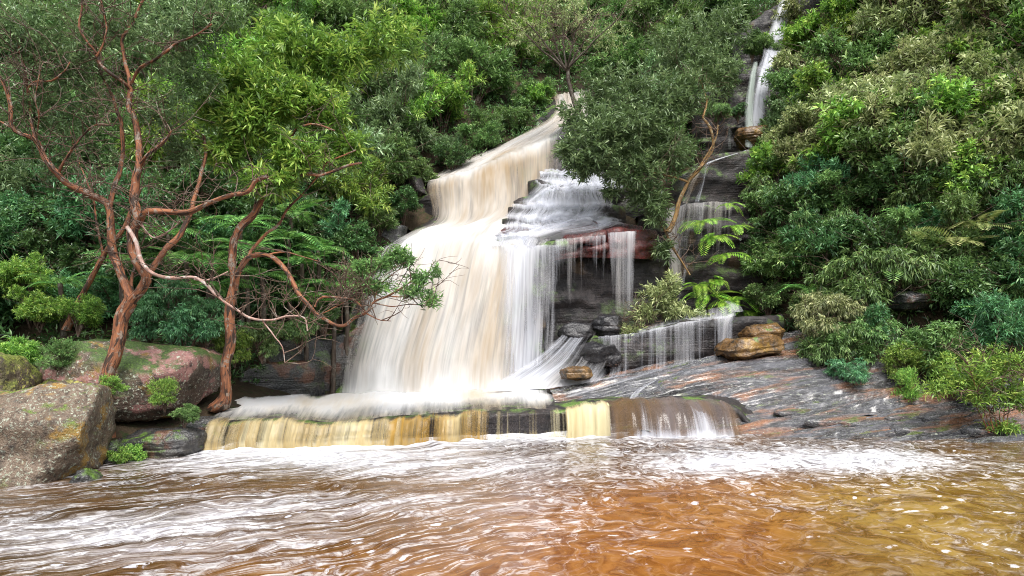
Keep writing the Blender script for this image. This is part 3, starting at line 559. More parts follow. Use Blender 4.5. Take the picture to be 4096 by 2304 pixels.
# pool
def pool_mat():
    m = M('tannin_pool_water'); P = m.coord(); fo = m.attr('foam'); am = m.attr('amber'); ye = m.attr('yellow'); sw = m.attr('swirl')
    Fl = m.map(P, (1, 1, 1), (0, 0, -.52))
    def warp(src, sc_, amt):
        wv = m.noise(P, sc_, 3, .55, 0, True); nd = m.n('ShaderNodeVectorMath'); nd.operation = 'MULTIPLY_ADD'
        m.set(nd.inputs[0], wv); nd.inputs[1].default_value = (amt, amt, 0); m.set(nd.inputs[2], src); return nd.outputs[0]
    Fw = warp(Fl, .8, 1.1); Pw = warp(warp(P, 1.1, .9), 4., .22)
    a = m.noise(m.map(Fw, (.38, 2.4, 1)), 1.5, 7, .66, .4); b = m.noise(m.map(Fw, (.9, 9, 1)), 2., 6, .66, .6); e = m.noise(m.map(Fw, (1.6, 22, 1)), 2., 4, .65, .6)
    c = m.noise(Pw, 3.4, 7, .66, .8); f2 = m.noise(Pw, 11, 5, .65, .8)
    def ridge(n_, lo, hi): return m.ramp(m.math('SUBTRACT', 1., m.math('ABSOLUTE', m.math('SUBTRACT', m.math('MULTIPLY', n_, 2.), 1.))), lo, hi)
    fil = ridge(m.noise(m.map(Fw, (.7, 4.5, 1), loc=(4, 2, 0)), 1.6, 4, .55, .5), .88, .99); fil2 = ridge(m.noise(Pw, 2.6, 4, .55, 1.), .9, .99)
    streak = m.math('ADD', m.math('MULTIPLY', a, .62), m.math('ADD', m.math('MULTIPLY', b, .26), m.math('MULTIPLY', e, .12))); curl = m.math('ADD', m.math('MULTIPLY', c, .55), m.math('MULTIPLY', f2, .45))
    def fmix(f_, x, y):
        k = m.n('ShaderNodeMix'); k.data_type = 'FLOAT'; m.set(k.inputs[0], f_); m.set(k.inputs[2], x); m.set(k.inputs[3], y); return k.outputs[0]
    pat = fmix(sw, streak, curl); fl_ = fmix(sw, fil, fil2)
    fm = m.ramp(m.math('ADD', pat, m.math('MULTIPLY', m.math('SUBTRACT', fo, .5), .52)), .44, .84)
    fm = m.math('ADD', fm, m.math('MULTIPLY', m.math('MULTIPLY', fl_, m.ramp(fo, .05, .5)), m.ramp(f2, .35, .65, .1, .55)), clamp=True)
    v1 = m.vor(m.map(Fw, (1.3, 3.2, 1)), 2.4); fl = m.math('MULTIPLY', m.ramp(m.math('ADD', v1, m.math('MULTIPLY', m.math('SUBTRACT', f2, .5), .6)), .24, .10), m.ramp(c, .49, .54))
    fm = m.math('MAXIMUM', fm, m.math('MULTIPLY', fl, m.ramp(fo, .08, .25)))
    fm = m.math('MULTIPLY', fm, m.ramp(m.math('ADD', m.math('MULTIPLY', e, .6), m.math('MULTIPLY', f2, .4)), .32, .6, .5, 1.))
    br = m.mix(m.ramp(a, .35, .65), (.022, .012, .0045), (.085, .046, .017)); br = m.mix(am, br, m.mix(m.ramp(c, .35, .65), (.12, .038, .006), (.24, .098, .02)))
    br = m.mix(ye, br, m.mix(m.ramp(c, .38, .62), (.11, .052, .007), (.25, .155, .035)))
    br = m.mix(m.ramp(fmix(sw, b, f2), .46, .72, 0, .55), br, m.mix(am, (.22, .145, .08), (.32, .17, .06))); br = m.mix(m.math('MULTIPLY', m.ramp(e, .56, .38, 0, .5), m.math('SUBTRACT', 1., m.math('MAXIMUM', am, ye), clamp=True)), br, (.035, .018, .006))
    col = m.mix(fm, br, m.mix(m.ramp(f2, .35, .6), (.50, .53, .62), (.70, .71, .74)))
    h = m.math('ADD', m.math('MULTIPLY', streak, 1.), m.math('MULTIPLY', f2, .3))
    return m.done(m.bsdf(col, m.math('ADD', .18, m.math('MULTIPLY', fm, .5)), .24, m.bump(h, .18, .04)))
MAT['pool'] = pool_mat()
xs = np.arange(-13, 13.01, .075); ys = np.arange(-5, 11.6, .075); X, Yg = np.meshgrid(xs, ys)
U, Vv = proj(np.stack([X, Yg, X*0], -1)); Vv = np.where(Yg < .8, 900, Vv)
base_v = np.interp(U, [150, 200, 229, 318, 398, 477, 566, 603, 700, 740, 760, 1024], [452, 450, 449, 449, 443, 439, 436, 434, 431, 430, 431, 437])
inl = sstep(170, 215, U)*sstep(770, 720, U)
g = lambda cu, cv, su, sv: np.exp(-((U-cu)/su)**2 - ((Vv-cv)/sv)**2)
foam = .40 + .66*np.exp(-np.clip(Vv-base_v, 0, 99)/7.)*inl + .30*g(300, 462, 200, 12) + .26*g(170, 522, 190, 26) + .14*g(60, 545, 160, 25) + .18*g(330, 500, 130, 14) + .15*g(480, 470, 160, 16)
foam += .36*g(790, 459, 120, 13) + .35*g(900, 462, 90, 14) + .3*g(715, 466, 60, 12) - .32*g(400, 487, 90, 7) - .3*g(240, 486, 90, 6) - .25*g(60, 500, 90, 9) + .25*g(690, 520, 60, 14)*0
foam -= .22*sstep(520, 640, U)*sstep(480, 500, Vv) ; foam += .26*g(790, 507, 70, 11) + .12*g(980, 540, 60, 40) + .12*g(520, 500, 120, 25) + .10*g(620, 540, 80, 20)
foam -= .25*g(985, 450, 60, 8); foam += .45*g(695, 432, 50, 5)
foam = np.clip(foam, 0, 1.2)
amber = np.clip(1.0*g(680, 548, 190, 55) + .8*g(770, 500, 150, 26) + .7*g(400, 585, 260, 50) + .3*g(500, 500, 300, 40), 0, 1); yellow = np.clip(g(950, 545, 120, 60) + .7*g(880, 500, 130, 25) + .35*g(980, 465, 80, 25), 0, 1)
swirl = sstep(470, 620, U)*.9
c_, s_ = math.cos(.58), math.sin(.58); AL = X*c_ + Yg*s_; AC = -X*s_ + Yg*c_
wz = fbm(np.stack([AL*.6 + 3, AC*2.0, X*0], -1), 4)*.014 + fbm(np.stack([X*2.5, Yg*2.5, X*0+5], -1), 3)*.004 + .05*np.exp(-np.clip(Vv-base_v, 0, 99)/9.)*inl*(.5+fbm(np.stack([X*3, Yg*3, X*0], -1), 3))
tag(link('pool', make_mesh('pool', np.stack([X, Yg, wz], -1), gridF(len(ys), len(xs)), MAT['pool'], attrs={'foam': foam, 'amber': amber, 'yellow': yellow, 'swirl': swirl})), 'brown tannin-stained pool streaked with white foam', kind='structure')

# ------------------------------------------------------------------ plants: leaves, tubes
def leaves_at(tips, axes, k, L, wd, r, spread=.9, droop=.15, stem=.16, jit=.35):
    """k narrow leaves whorled round each shoot tip; returns verts, quads, tint"""
    n = len(tips); T = np.repeat(tips, k, 0); A = np.repeat(axes, k, 0); m = n*k
    rnd = r.normal(size=(m, 3)); rad = rnd - (rnd*A).sum(1, keepdims=True)*A; rad /= np.linalg.norm(rad, axis=1, keepdims=True) + 1e-9
    f = r.random((m, 1)); org = T - A*stem*f
    d = A*(1.05 - f*.6) + rad*spread + r.normal(size=(m, 3))*jit*.5; d[:, 2] -= droop; d /= np.linalg.norm(d, axis=1, keepdims=True)
    upv = np.array([0, 0, 1.]) + r.normal(size=(m, 3))*.45; side = np.cross(d, upv); side /= np.linalg.norm(side, axis=1, keepdims=True) + 1e-9
    nrm = np.cross(side, d); l = L*(.65 + .6*r.random((m, 1))); wv = wd*(.75 + .5*r.random((m, 1)))
    mid = org + d*l*.45; fold = nrm*wv*.25
    V = np.stack([org, mid + side*wv*.5 + fold, org + d*l + np.array([0, 0, -1.])*l*.12, mid - side*wv*.5 + fold], 1)
    tipn = np.repeat(r.random(n), k); tint = np.clip(.55*tipn + .45*r.random(m) + .15*(1-f[:, 0]) - .08, 0, 1)
    i = np.arange(m)[:, None]*4; Fq = np.concatenate([i + np.array([0, 1, 2]), i + np.array([0, 2, 3])], 0)
    return V.reshape(-1, 3), Fq, np.repeat(tint, 4)
def tube(path, rad, k=6, bump=.0, seed=0, cap=True):
    P = np.asarray(path, float); n = len(P); R = np.asarray(rad, float)
    T = np.gradient(P, axis=0); T /= np.linalg.norm(T, axis=1, keepdims=True) + 1e-9
    u = np.cross(T[0], [.3, .9, .2]); u /= np.linalg.norm(u); Us = []
    for i in range(n):
        u = u - (u @ T[i])*T[i]; u /= np.linalg.norm(u) + 1e-9; Us.append(u)
    Us = np.array(Us); Ws = np.cross(T, Us); a = np.linspace(0, 2*np.pi, k, endpoint=False)
    D = Us[:, None]*np.cos(a)[None, :, None] + Ws[:, None]*np.sin(a)[None, :, None]
    rr = R[:, None]*np.ones(k)[None]
    if bump:
        q = P[:, None] + D*.08; rr = rr*(1 + bump*fbm(q*np.array([5, 5, 3.]) + seed, 3) + .35*bump*fbm(q*19 + seed, 2))
    V = P[:, None] + D*rr[..., None]; Ln = np.concatenate([[0], np.cumsum(np.linalg.norm(np.diff(P, axis=0), axis=1))])
    uv = np.stack([np.tile(np.minimum(np.arange(k), k - np.arange(k))/k*2*np.pi*R.mean()*1.5 + seed % 3, (n, 1)), np.tile(Ln[:, None], (1, k))], -1)
    return V.reshape(-1, 3), gridF(n, k, True), uv.reshape(-1, 2)
def join(parts):
    V, Fc, U_, o = [], [], [], 0
    for v, f, u in parts: V.append(v); Fc.append(f + o); U_.append(u); o += len(v)
    return np.concatenate(V), np.concatenate(Fc), np.concatenate(U_)
def limb(pts, r0, r1, k=8, bump=.18, seed=0, wob=.02, per=.09):
    """smooth crooked limb through world points"""
    P = np.asarray(pts, float); Ln = np.linalg.norm(np.diff(P, axis=0), axis=1).sum(); n = max(6, int(Ln/per)); Q = crom(P, n)
    Q = Q + wob*fbm(Q*2.2 + seed*3, 3)[:, None]*np.array([1, .7, .5]) * np.sin(np.linspace(0, np.pi, n))[:, None]
    t = np.linspace(0, 1, n); return tube(Q, r0*(1-t) + r1*t, k, bump, seed), Q

def crown_points(lobes, n, r, shell=.55):
    """shoot tips through a set of ellipsoid lobes (c, half): denser towards the outside; axis points outwards and up"""
    wgt = np.array([np.prod(l[1]) ** .8 for l in lobes]); cnt = r.multinomial(n, wgt/wgt.sum()); T, A = [], []
    for (c, h), m in zip(lobes, cnt):
        d = r.normal(size=(m, 3)); d /= np.linalg.norm(d, axis=1, keepdims=True); rad = shell + (1-shell)*r.random((m, 1))**.6
        rad = rad*(1 + .25*fbm(d*2.3 + np.array(c), 2)[:, None]); rad[r.random(m) < .2] *= .6
        p = np.array(c) + d*rad*np.array(h); a = d*.8 + np.array([0, 0, .55]) + r.normal(size=(m, 3))*.3
        T.append(p); A.append(a/np.linalg.norm(a, axis=1, keepdims=True))
    return np.concatenate(T), np.concatenate(A)

def proto_shrub(kind, seed):
    """unit shrub about 2 m across standing on z=0; returns (stem mesh, crown mesh)"""
    r = np.random.default_rng(seed); nl = {'narrow': 15, 'broad': 14, 'fine': 15, 'hang': 15}[kind]; lobes = []
    for i in range(nl):
        a = r.random()*2*np.pi; q = .9*r.random()**.6; z = .45 + 1.25*r.random()
        lobes.append(((math.cos(a)*q, math.sin(a)*q, z), (.38 + .22*r.random(), .38 + .22*r.random(), .28 + .16*r.random())))
    par = {'narrow': (1000, 11, .155, .032, .85, .15), 'broad': (900, 9, .14, .046, .95, .2), 'fine': (1300, 12, .085, .020, .8, .05), 'hang': (950, 11, .16, .028, .7, .5)}[kind]
    T, A = crown_points(lobes, par[0], r, .25)
    if kind == 'hang': A[:, 2] -= .9; A /= np.linalg.norm(A, axis=1, keepdims=True)
    V, Fq, tint = leaves_at(T, A, par[1], par[2], par[3], r, par[4], par[5])
    crown = make_mesh('crown', V, Fq, MAT['lf_mid'], smooth=False, attrs={'tint': tint})
    parts = []
    for i, (c, h) in enumerate(lobes):
        c = np.array(c); mid = c*np.array([.35, .35, .5]) + r.normal(size=3)*.08
        (tb, Q) = limb([(0, 0, -.15), mid, c], .035, .012, 5, .1, seed+i, .05, .12); parts.append(tb)
        for j in range(9):
            e = c + r.normal(size=3)*np.array(h)*.75; s = Q[int(len(Q)*(.5 + .45*r.random()))]; parts.append(limb([s, (s+e)/2 + r.normal(size=3)*.06, e], .010, .003, 3, 0, i, .03, .12)[0])
    V, Fc, uv = join(parts); stem = make_mesh('stem', V, Fc, MAT['twig'], uv=uv)
    return stem, crown
PROTO = {k: [proto_shrub(k, 100 + 7*i + 31*j) for i in range(3)] for j, k in enumerate(('narrow', 'broad', 'fine', 'hang'))}

def shrub(kind, loc, s, leaf, label, group, name='shrub', cat='shrub', zs=1., lean=(0, 0), bark='twig', var=None):
    r = rng; var = int(r.integers(3)) if var is None else var; st, cr = PROTO[kind][var]
    e = thing(name, (loc[0], loc[1], loc[2]), label, cat, group); e.rotation_euler = (lean[0], lean[1], r.random()*6.28); e.scale = (s*(.9 + .2*r.random()), s*(.9 + .2*r.random()), s*zs)
    for nm, me, mt in (('stem', st, bark), ('crown', cr, leaf)):
        o = link(nm, me, e); o.material_slots[0].link = 'OBJECT'; o.material_slots[0].material = MAT[mt]
    return e

# exclusion polygons in the picture (nothing planted that would hide these)
def inside(poly, u, v):
    c = False; n = len(poly)
    for i in range(n):
        (x1, y1), (x2, y2) = poly[i], poly[(i+1) % n]
        if (y1 > v) != (y2 > v) and u < (x2-x1)*(v-y1)/(y2-y1) + x1: c = not c
    return c
FALL = [(545,125),(552,96),(590,92),(572,150),(565,175),(590,200),(640,200),(655,240),(645,320),(740,310),(800,345),(1100,420),(1100,470),(180,470),(215,400),(325,395),(345,345),(385,245),(428,182),(500,155)]
RF = [(746,66),(758,62),(772,22),(776,0),(792,0),(784,26),(772,62),(768,100),(764,150),(744,160),(740,330),(662,330),(657,215),(700,160),(728,145),(730,90)]
def clear(u, v, rp, polys=(FALL, RF)):
    for k in range(10):
        a = k*.628
        for q in (1., .5):
            for p in polys:
                if inside(p, u + rp*q*math.cos(a), v + rp*q*math.sin(a)): return False
    return True
def plant_px(u, v, size, kind, leaf, label, group, Y=None, zs=1., **kw):
    """plant a shrub so that its crown centre shows near (u, v): foot on the terrain below"""
    p = hit(u, v) if Y is None else px(u, v, Y)
    if p is None: return None
    s = size; foot = p + np.array([0, .15, -.9*s*zs]); g_ = float(H(foot[0], foot[1])); foot[2] = max(min(g_, p[2]-.2*s), p[2]-1.25*s*zs) if Y is None else g_ - .05
    return shrub(kind, foot, s, leaf, label, group, zs=zs, **kw)

# automatic cover of the hillsides
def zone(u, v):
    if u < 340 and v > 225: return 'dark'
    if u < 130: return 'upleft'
    if u < 450: return 'left'
    if u < 600: return 'mid'
    if u < 760: return 'centre'
    return 'rightlow' if v > 215 else 'righttop'
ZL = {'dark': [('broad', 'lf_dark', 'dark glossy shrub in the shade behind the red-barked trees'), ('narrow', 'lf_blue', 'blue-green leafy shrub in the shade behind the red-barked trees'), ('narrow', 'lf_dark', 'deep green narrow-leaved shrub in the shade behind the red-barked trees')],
      'upleft': [('fine', 'lf_grey', 'sparse grey-green fine-leaved tree behind the forked red trunk'), ('narrow', 'lf_dark', 'dark narrow-leaved tree behind the forked red trunk'), ('fine', 'lf_mid', 'green fine-leaved tree behind the forked red trunk')],
      'left': [('narrow', 'lf_mid', 'mid green narrow-leaved tree on the slope left of the falls'), ('narrow', 'lf_bright', 'fresh bright green tree on the slope left of the falls'), ('narrow', 'lf_grey', 'greyish green tree on the slope left of the falls'), ('fine', 'lf_mid', 'small-leaved green tree on the slope left of the falls')],
      'mid': [('broad', 'lf_mid', 'broad-leaved green tree on the slope above the falls'), ('fine', 'lf_bright', 'light green small-leaved tree on the slope above the falls'), ('narrow', 'lf_mid', 'narrow-leaved green tree on the slope above the falls')],
      'centre': [('narrow', 'lf_grey', 'grey-green tree between the two waterfalls'), ('narrow', 'lf_mid', 'mid green tree between the two waterfalls'), ('narrow', 'lf_dark', 'dark green tree between the two waterfalls')],
      'righttop': [('broad', 'lf_olive', 'pale olive shrub high on the right bank'), ('broad', 'lf_mid', 'green broad-leaved shrub high on the right bank'), ('narrow', 'lf_olive', 'olive narrow-leaved shrub high on the right bank'), ('broad', 'lf_bright', 'yellowish green shrub high on the right bank')],
      'rightlow': [('narrow', 'lf_blue', 'blue-green shrub low on the right bank'), ('hang', 'lf_mid', 'drooping green shrub low on the right bank'), ('narrow', 'lf_mid', 'mid green shrub low on the right bank'), ('broad', 'lf_dark', 'dark glossy shrub low on the right bank')]}
LAND = [(20, 300, 'beside the slim leaning trunk'), (60, 60, 'behind the forked red trunk'), (150, 150, 'behind the long horizontal red limb'), (110, 300, 'above the pink boulder'), (270, 300, 'behind the straight red trunk'), (300, 120, 'behind the bright yellow-green crown'),
        (400, 60, 'high on the slope left of the falls'), (350, 210, 'above the low spray of leaves'), (400, 200, 'beside the left edge of the main falls'), (470, 110, 'above the highest tier of the main falls'), (540, 40, 'around the bare-limbed dark tree'), (640, 40, 'above the crooked ochre limbs'),
        (600, 120, 'beside the top stream of the main falls'), (720, 60, 'left of the upper thin waterfall'), (690, 150, 'between the two waterfalls'), (800, 60, 'right of the upper thin waterfall'), (790, 180, 'beside the brown rock knob'), (780, 270, 'right of the lime ferns'), (860, 150, 'around the pale fern'),
        (920, 40, 'at the top of the right bank'), (990, 120, 'halfway up the right bank'), (1000, 250, 'above the thin-stemmed pool-edge bush'), (920, 270, 'around the grey rock on the right bank'), (840, 310, 'above the ochre boulders'), (960, 340, 'over the orange slab'), (-80, 200, 'left of the forked red tree'), (1100, 100, 'at the far end of the right bank'), (1100, 320, 'beyond the pool-edge bush')]
LOOK = {('narrow', 'lf_mid'): 'mid green narrow-leaved', ('narrow', 'lf_bright'): 'fresh bright green', ('narrow', 'lf_grey'): 'grey-green narrow-leaved', ('fine', 'lf_mid'): 'small-leaved green', ('fine', 'lf_grey'): 'sparse grey-green fine-leaved', ('narrow', 'lf_dark'): 'dark narrow-leaved', ('broad', 'lf_mid'): 'broad-leaved green', ('fine', 'lf_bright'): 'light green small-leaved',
        ('broad', 'lf_olive'): 'pale olive broad-leaved', ('narrow', 'lf_olive'): 'pale olive narrow-leaved', ('broad', 'lf_bright'): 'yellowish green broad-leaved', ('narrow', 'lf_blue'): 'blue-green narrow-leaved', ('hang', 'lf_mid'): 'drooping green', ('broad', 'lf_dark'): 'dark glossy broad-leaved'}
cnt = 0
pr = random.Random(3); used_lab = {}   # labels already given
v = -22
while v < 350:
    u = -90
    while u < 1115:
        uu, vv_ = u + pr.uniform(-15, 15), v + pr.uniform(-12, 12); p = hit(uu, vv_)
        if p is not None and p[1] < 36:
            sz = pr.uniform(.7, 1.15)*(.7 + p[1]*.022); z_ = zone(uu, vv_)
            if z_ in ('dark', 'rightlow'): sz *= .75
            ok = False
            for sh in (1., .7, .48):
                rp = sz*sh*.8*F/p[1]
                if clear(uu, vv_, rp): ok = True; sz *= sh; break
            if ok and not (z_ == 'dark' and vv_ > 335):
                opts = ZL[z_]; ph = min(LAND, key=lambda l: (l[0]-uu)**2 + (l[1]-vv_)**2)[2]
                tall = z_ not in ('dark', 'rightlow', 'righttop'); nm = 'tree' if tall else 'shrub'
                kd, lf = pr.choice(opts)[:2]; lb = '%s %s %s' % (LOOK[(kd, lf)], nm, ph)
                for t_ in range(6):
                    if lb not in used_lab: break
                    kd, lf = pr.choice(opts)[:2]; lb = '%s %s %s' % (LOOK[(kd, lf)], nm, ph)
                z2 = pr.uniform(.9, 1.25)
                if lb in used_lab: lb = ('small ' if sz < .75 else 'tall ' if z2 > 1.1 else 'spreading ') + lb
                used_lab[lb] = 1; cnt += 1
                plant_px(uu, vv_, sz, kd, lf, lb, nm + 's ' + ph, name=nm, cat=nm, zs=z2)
        u += 38
    v += 31
print('shrubs', cnt)

# undergrowth leaves over the slopes
n = 30000; r = np.random.default_rng(5)
xy = np.stack([r.uniform(-16, 16, n), r.uniform(8.5, 30, n)], -1); hz = H(xy[:, 0], xy[:, 1]); uu, vv_ = proj(np.stack([xy[:, 0], xy[:, 1], hz + .15], -1))
keep = (hz > .5) & np.array([not inside(FALL, a, b) and not inside(RF, a, b) for a, b in zip(uu, vv_)])
tips = np.stack([xy[:, 0], xy[:, 1], hz + .05 + .35*r.random(n)], -1)[keep]; ax = r.normal(size=(len(tips), 3))*.5 + np.array([0, -.2, .8]); ax /= np.linalg.norm(ax, axis=1, keepdims=True)
V, Fq, tint = leaves_at(tips, ax, 7, .16, .035, r, .9, .1)
tag(link('undergrowth', make_mesh('undergrowth', V, Fq, MAT['lf_dark'], False, attrs={'tint': tint})), 'low leafy undergrowth covering the slopes', 'undergrowth', kind='stuff')

# ------------------------------------------------------------------ the red-barked trees
def make_tree(name, label, Y0, limbs, crowns, bark, leaf, group=None, twigs=0, seed=0, twig_len=.6, leafpar=(9, .11, .024), trunk=0):
    """limbs: (points [(u,v[,dY])], width px at start, at end[, bark]); crowns: lobes (u,v,dY,ru,rv,n)"""
    r = np.random.default_rng(seed); b = px(limbs[0][0][0][0], limbs[0][0][0][1], Y0); e = thing(name, b, label, 'tree', group); allQ = []
    for i, L in enumerate(limbs):
        pts = [px(p[0], p[1], Y0 + (p[2] if len(p) > 2 else 0)) - b for p in L[0]]
        (V, Fc, uv), Q = limb(pts, L[1]*.44*Y0/F, L[2]*.44*Y0/F, 10 if L[1] > 5 else 7, .34, seed+i, .05, .06)
        if i == 0:   # flare at the foot
            z = V[:, 2]; c = Q[0]; k = 1 + .7*np.exp(-np.clip(z - Q[0][2], 0, 9)/.10); V[:, :2] = c[:2] + (V[:, :2] - c[:2])*np.where(z < Q[0][2] + .5, k, 1)[:, None]
        o = link('trunk' if i <= trunk else 'branch', make_mesh('trunk' if i <= trunk else 'branch', V, Fc, MAT[L[3] if len(L) > 3 else bark], uv=uv), e); allQ.append(Q)
    if twigs:
        parts = []; ends = []
        pool_ = np.concatenate([Q[len(Q)//3:] for Q in (allQ[1:] or allQ)])
        for j in range(twigs):
            s = pool_[r.integers(len(pool_))]; d = r.normal(size=3); d[2] = abs(d[2])*.8 + .1; d /= np.linalg.norm(d); l = twig_len*(.4 + r.random())
            e1 = s + d*l*.5 + r.normal(size=3)*.07; e2 = s + d*l + r.normal(size=3)*.16; parts.append(limb([s, e1, e2], .008, .0025, 4, 0, j, .05, .09)[0]); ends.append(e2)
            for q in range(3):
                d2 = d + r.normal(size=3)*.8; d2 /= np.linalg.norm(d2); s2 = e1*(1-q*.3) + e2*q*.3; e3 = s2 + d2*l*.5; parts.append(limb([s2, (s2+e3)/2 + r.normal(size=3)*.03, e3], .0045, .002, 3, 0, j, .03, .12)[0]); ends.append(e3)
        V, Fc, uv = join(parts); o = link('twigs', make_mesh('twigs', V, Fc, MAT['twig'], uv=uv), e); o['kind'] = 'stuff'
    T, A = [], []
    for (u, v, dY, ru, rv, m) in crowns:
        c = px(u, v, Y0 + dY) - b; h = (ru*(Y0+dY)/F, max(ru, rv)*.8*(Y0+dY)/F, rv*(Y0+dY)/F); t, a = crown_points([(c, h)], m, r, .3); T.append(t); A.append(a)
    if T:
        T = np.concatenate(T); A = np.concatenate(A); V, Fq, tint = leaves_at(T, A, leafpar[0], leafpar[1], leafpar[2], r, .9, .1)
        link('crown', make_mesh('crown', V, Fq, MAT[leaf], False, attrs={'tint': tint}), e)
    return e
TA = [
 ([(108,446),(106,420),(106,396,.02),(111,370,.05),(116,346,.08),(123,316,.1),(131,301,.1)], 15, 16),
 ([(131,303,.1),(121,272,.15),(114,253,.2),(112,230,.2),(109,205,.2),(89,194,.1),(70,184,0),(57,171,-.1),(44,157,-.1),(36,140,-.1),(15,129,-.2),(11,106,-.2),(4,85,-.2),(-6,66,-.2)], 11, 2.6),
 ([(129,304,.1),(146,280,.0),(137,262,-.05),(131,248,-.05),(135,228,-.05),(139,220,-.08),(136,209,-.05),(137,182,0),(141,163,0),(140,137,.1),(135,118,.1),(129,106,.1),(131,89,.1)], 12, 6),
 ([(131,90,.1),(123,82,0),(110,74,-.1),(99,64,-.1),(96,55,-.1),(87,42,-.2),(80,25,-.2),(82,6,-.2),(81,-14,-.2)], 4.5, 2),
 ([(131,92,.1),(128,76,.15),(125,57,.2),(124,38,.2),(133,25,.2),(140,8,.2),(148,-10,.2)], 5, 2.2),
 ([(131,84,.1),(140,68,.0),(156,59,-.1),(171,50,-.2),(178,43,-.2),(194,36,-.3),(212,24,-.3)], 4, 1.6),
 ([(141,165,0),(150,154,-.1),(165,142,-.2),(171,131,-.2)], 5, 2.2),
 ([(139,222,-.1),(144,214,-.2),(152,211,-.25),(171,212,-.3),(190,212,-.3),(209,203,-.4),(228,196,-.45),(247,192,-.5),(255,181,-.5),(268,176,-.5)], 8, 4),
 ([(145,284,0),(152,269,.1),(165,250,.2),(178,238,.3),(186,224,.4),(194,197,.5),(201,173,.6),(206,154,.7),(204,136,.8)], 8, 3.5),
 ([(127,227,-.1),(136,242,-.15),(139.5,259,-.2),(150,272,-.25),(171,278,-.3),(194,278,-.35),(209,288,-.4),(224,301,-.45),(235,307.6,-.45),(250.5,317,-.45),(271,320,-.45),(288.5,316,-.4),(304,318,-.4),(307.5,331,-.4)], 5, 1.5, 'bark_pale'),
 ([(194,279,-.35),(209,280,-.3),(228,271.5,-.2)], 2.4, 1.6, 'bark_pale'),
 ([(262,320,-.45),(271,337,-.45),(281,350,-.45),(285,363,-.45)], 1.8, .9, 'bark_pale'),
 ([(35,137,-.1),(31,114,0),(27,91,0),(25,66,0),(19,49,-.1),(28,42,-.1)], 3.5, 1.4),
 ([(28,92,0),(34,82,-.1),(51,81,-.15),(64,71,-.2),(70,62,-.2)], 2.6, 1.2),
 ([(58,173,-.1),(63,161,-.15),(76,144,-.2),(87,131,-.2),(100,124,-.3),(113,126,-.3)], 3, 1.2),
 ([(110,207,.2),(114,186,.3),(120,167,.4),(121,129,.4),(116,110,.4),(106,87,.5),(98,68,.5),(92,40,.5)], 5.5, 2),
 ([(96,57,-.1),(103,45,-.1),(104,32,-.1),(101,11,-.1),(101,-10,-.1)], 2.6, 1.3),
 ([(134,302,.05),(131,285,.2),(136,262,.3),(128,235,.4),(131,211,.45)], 4, 3),
 ([(15,129,-.2),(3,124,-.2),(-10,114,-.2)], 2.4, 1.5), ([(36,140,-.1),(40,118,-.3),(36,96,-.4),(40,70,-.4)], 2, 1.),
 ([(141,222,-.1),(146,233,-.2),(155,238,-.25),(170,230,-.3),(180,222,-.35)], 2.6, 1.2, 'bark_pale')]
CA = [(60,60,.2,50,44,300),(20,30,0,45,38,260),(110,20,.3,50,28,280),(180,30,.2,50,32,300),(30,110,.1,34,28,150),(160,110,.3,34,32,160),(80,110,.5,45,34,180),(215,10,.3,35,24,200),(190,80,.4,36,28,180),(60,160,.5,34,22,110),(10,170,.4,26,26,90),(180,150,.6,26,22,90)]
make_tree('tree', 'many-forked tree with red-brown stringy bark leaning beside the lichened boulder', 8.75, TA, CA, 'bark_red', 'lf_grey', twigs=330, seed=41, leafpar=(9, .09, .018))
make_tree('tree', 'slim red-barked tree leaning right behind the pink boulder', 10.6, [([(66,330),(80,299),(91,280),(106,253),(121,234),(131,211,.1),(140,190,.2)], 7, 4),
   ([(103,258),(102,243),(93,214),(89,190),(76,157,.1),(70,130,.2)], 3, 1.4)], [(140,180,.3,30,25,50),(70,130,.2,25,25,60)], 'bark_red', 'lf_dark', twigs=14, seed=42)
TB = [
 ([(216,408,.1),(224,398,.02),(226,385),(226,367),(230,339),(229.7,307),(233,282),(231,263),(232,243),(235,236),(241,226),(252,216),(260,203),(267.6,190),(275,176)], 13, 6),
 ([(234,290),(239,271,-.1),(249,257,-.15),(266,255,-.25),(277,261,-.3),(288,276,-.4),(296,291,-.45),(311,305,-.5),(318,315,-.5),(331,323,-.5),(343,326,-.5),(354,318,-.5),(366,313,-.5),(374,302,-.45),(388,296,-.4),(402,288,-.4)], 6.5, 1.8),
 ([(249,258,-.1),(252,250,0),(266,234,.1),(278,225,.2),(290,207,.2),(304,194,.2),(319,176,.1),(326,163,0),(342,156,0),(356,150,0)], 3.6, 1.4),
 ([(272,182),(285,178,-.1),(304,174,-.2),(319,175.5,-.2),(334,171,-.2),(350,165,-.3),(362,163,-.3)], 5, 2),
 ([(315,307,-.5),(320,298,-.5),(337,298,-.6),(352,299,-.6),(360,305,-.6),(366,313,-.55)], 2.6, 2),
 ([(366,313,-.5),(378,320,-.5),(391,321,-.5)], 1.8, .8), ([(374,303,-.45),(392,306,-.4),(410,304,-.4),(428,306,-.4)], 1.6, .6), ([(388,296,-.4),(405,297,-.35),(420,290,-.3),(434,292,-.3)], 1.5, .6), ([(374,302,-.45),(380,285,-.4),(395,272,-.4),(408,266,-.4)], 1.6, .6),
 ([(402,288,-.4),(415,280,-.4),(428,276,-.4)], 1.4, .5),
 ([(297,128,0),(315,124,-.1),(335,131,-.2)], 3, 2), ([(275,176,0),(282,155,.1),(290,140,.1),(297,128,0)], 4, 2.4), ([(252,216,0),(258,190,.2),(252,165,.2),(248,140,.2)], 3, 1.5), ([(266,255,-.25),(285,252,-.3),(303,256,-.3),(320,262,-.35)], 2, 1.)]
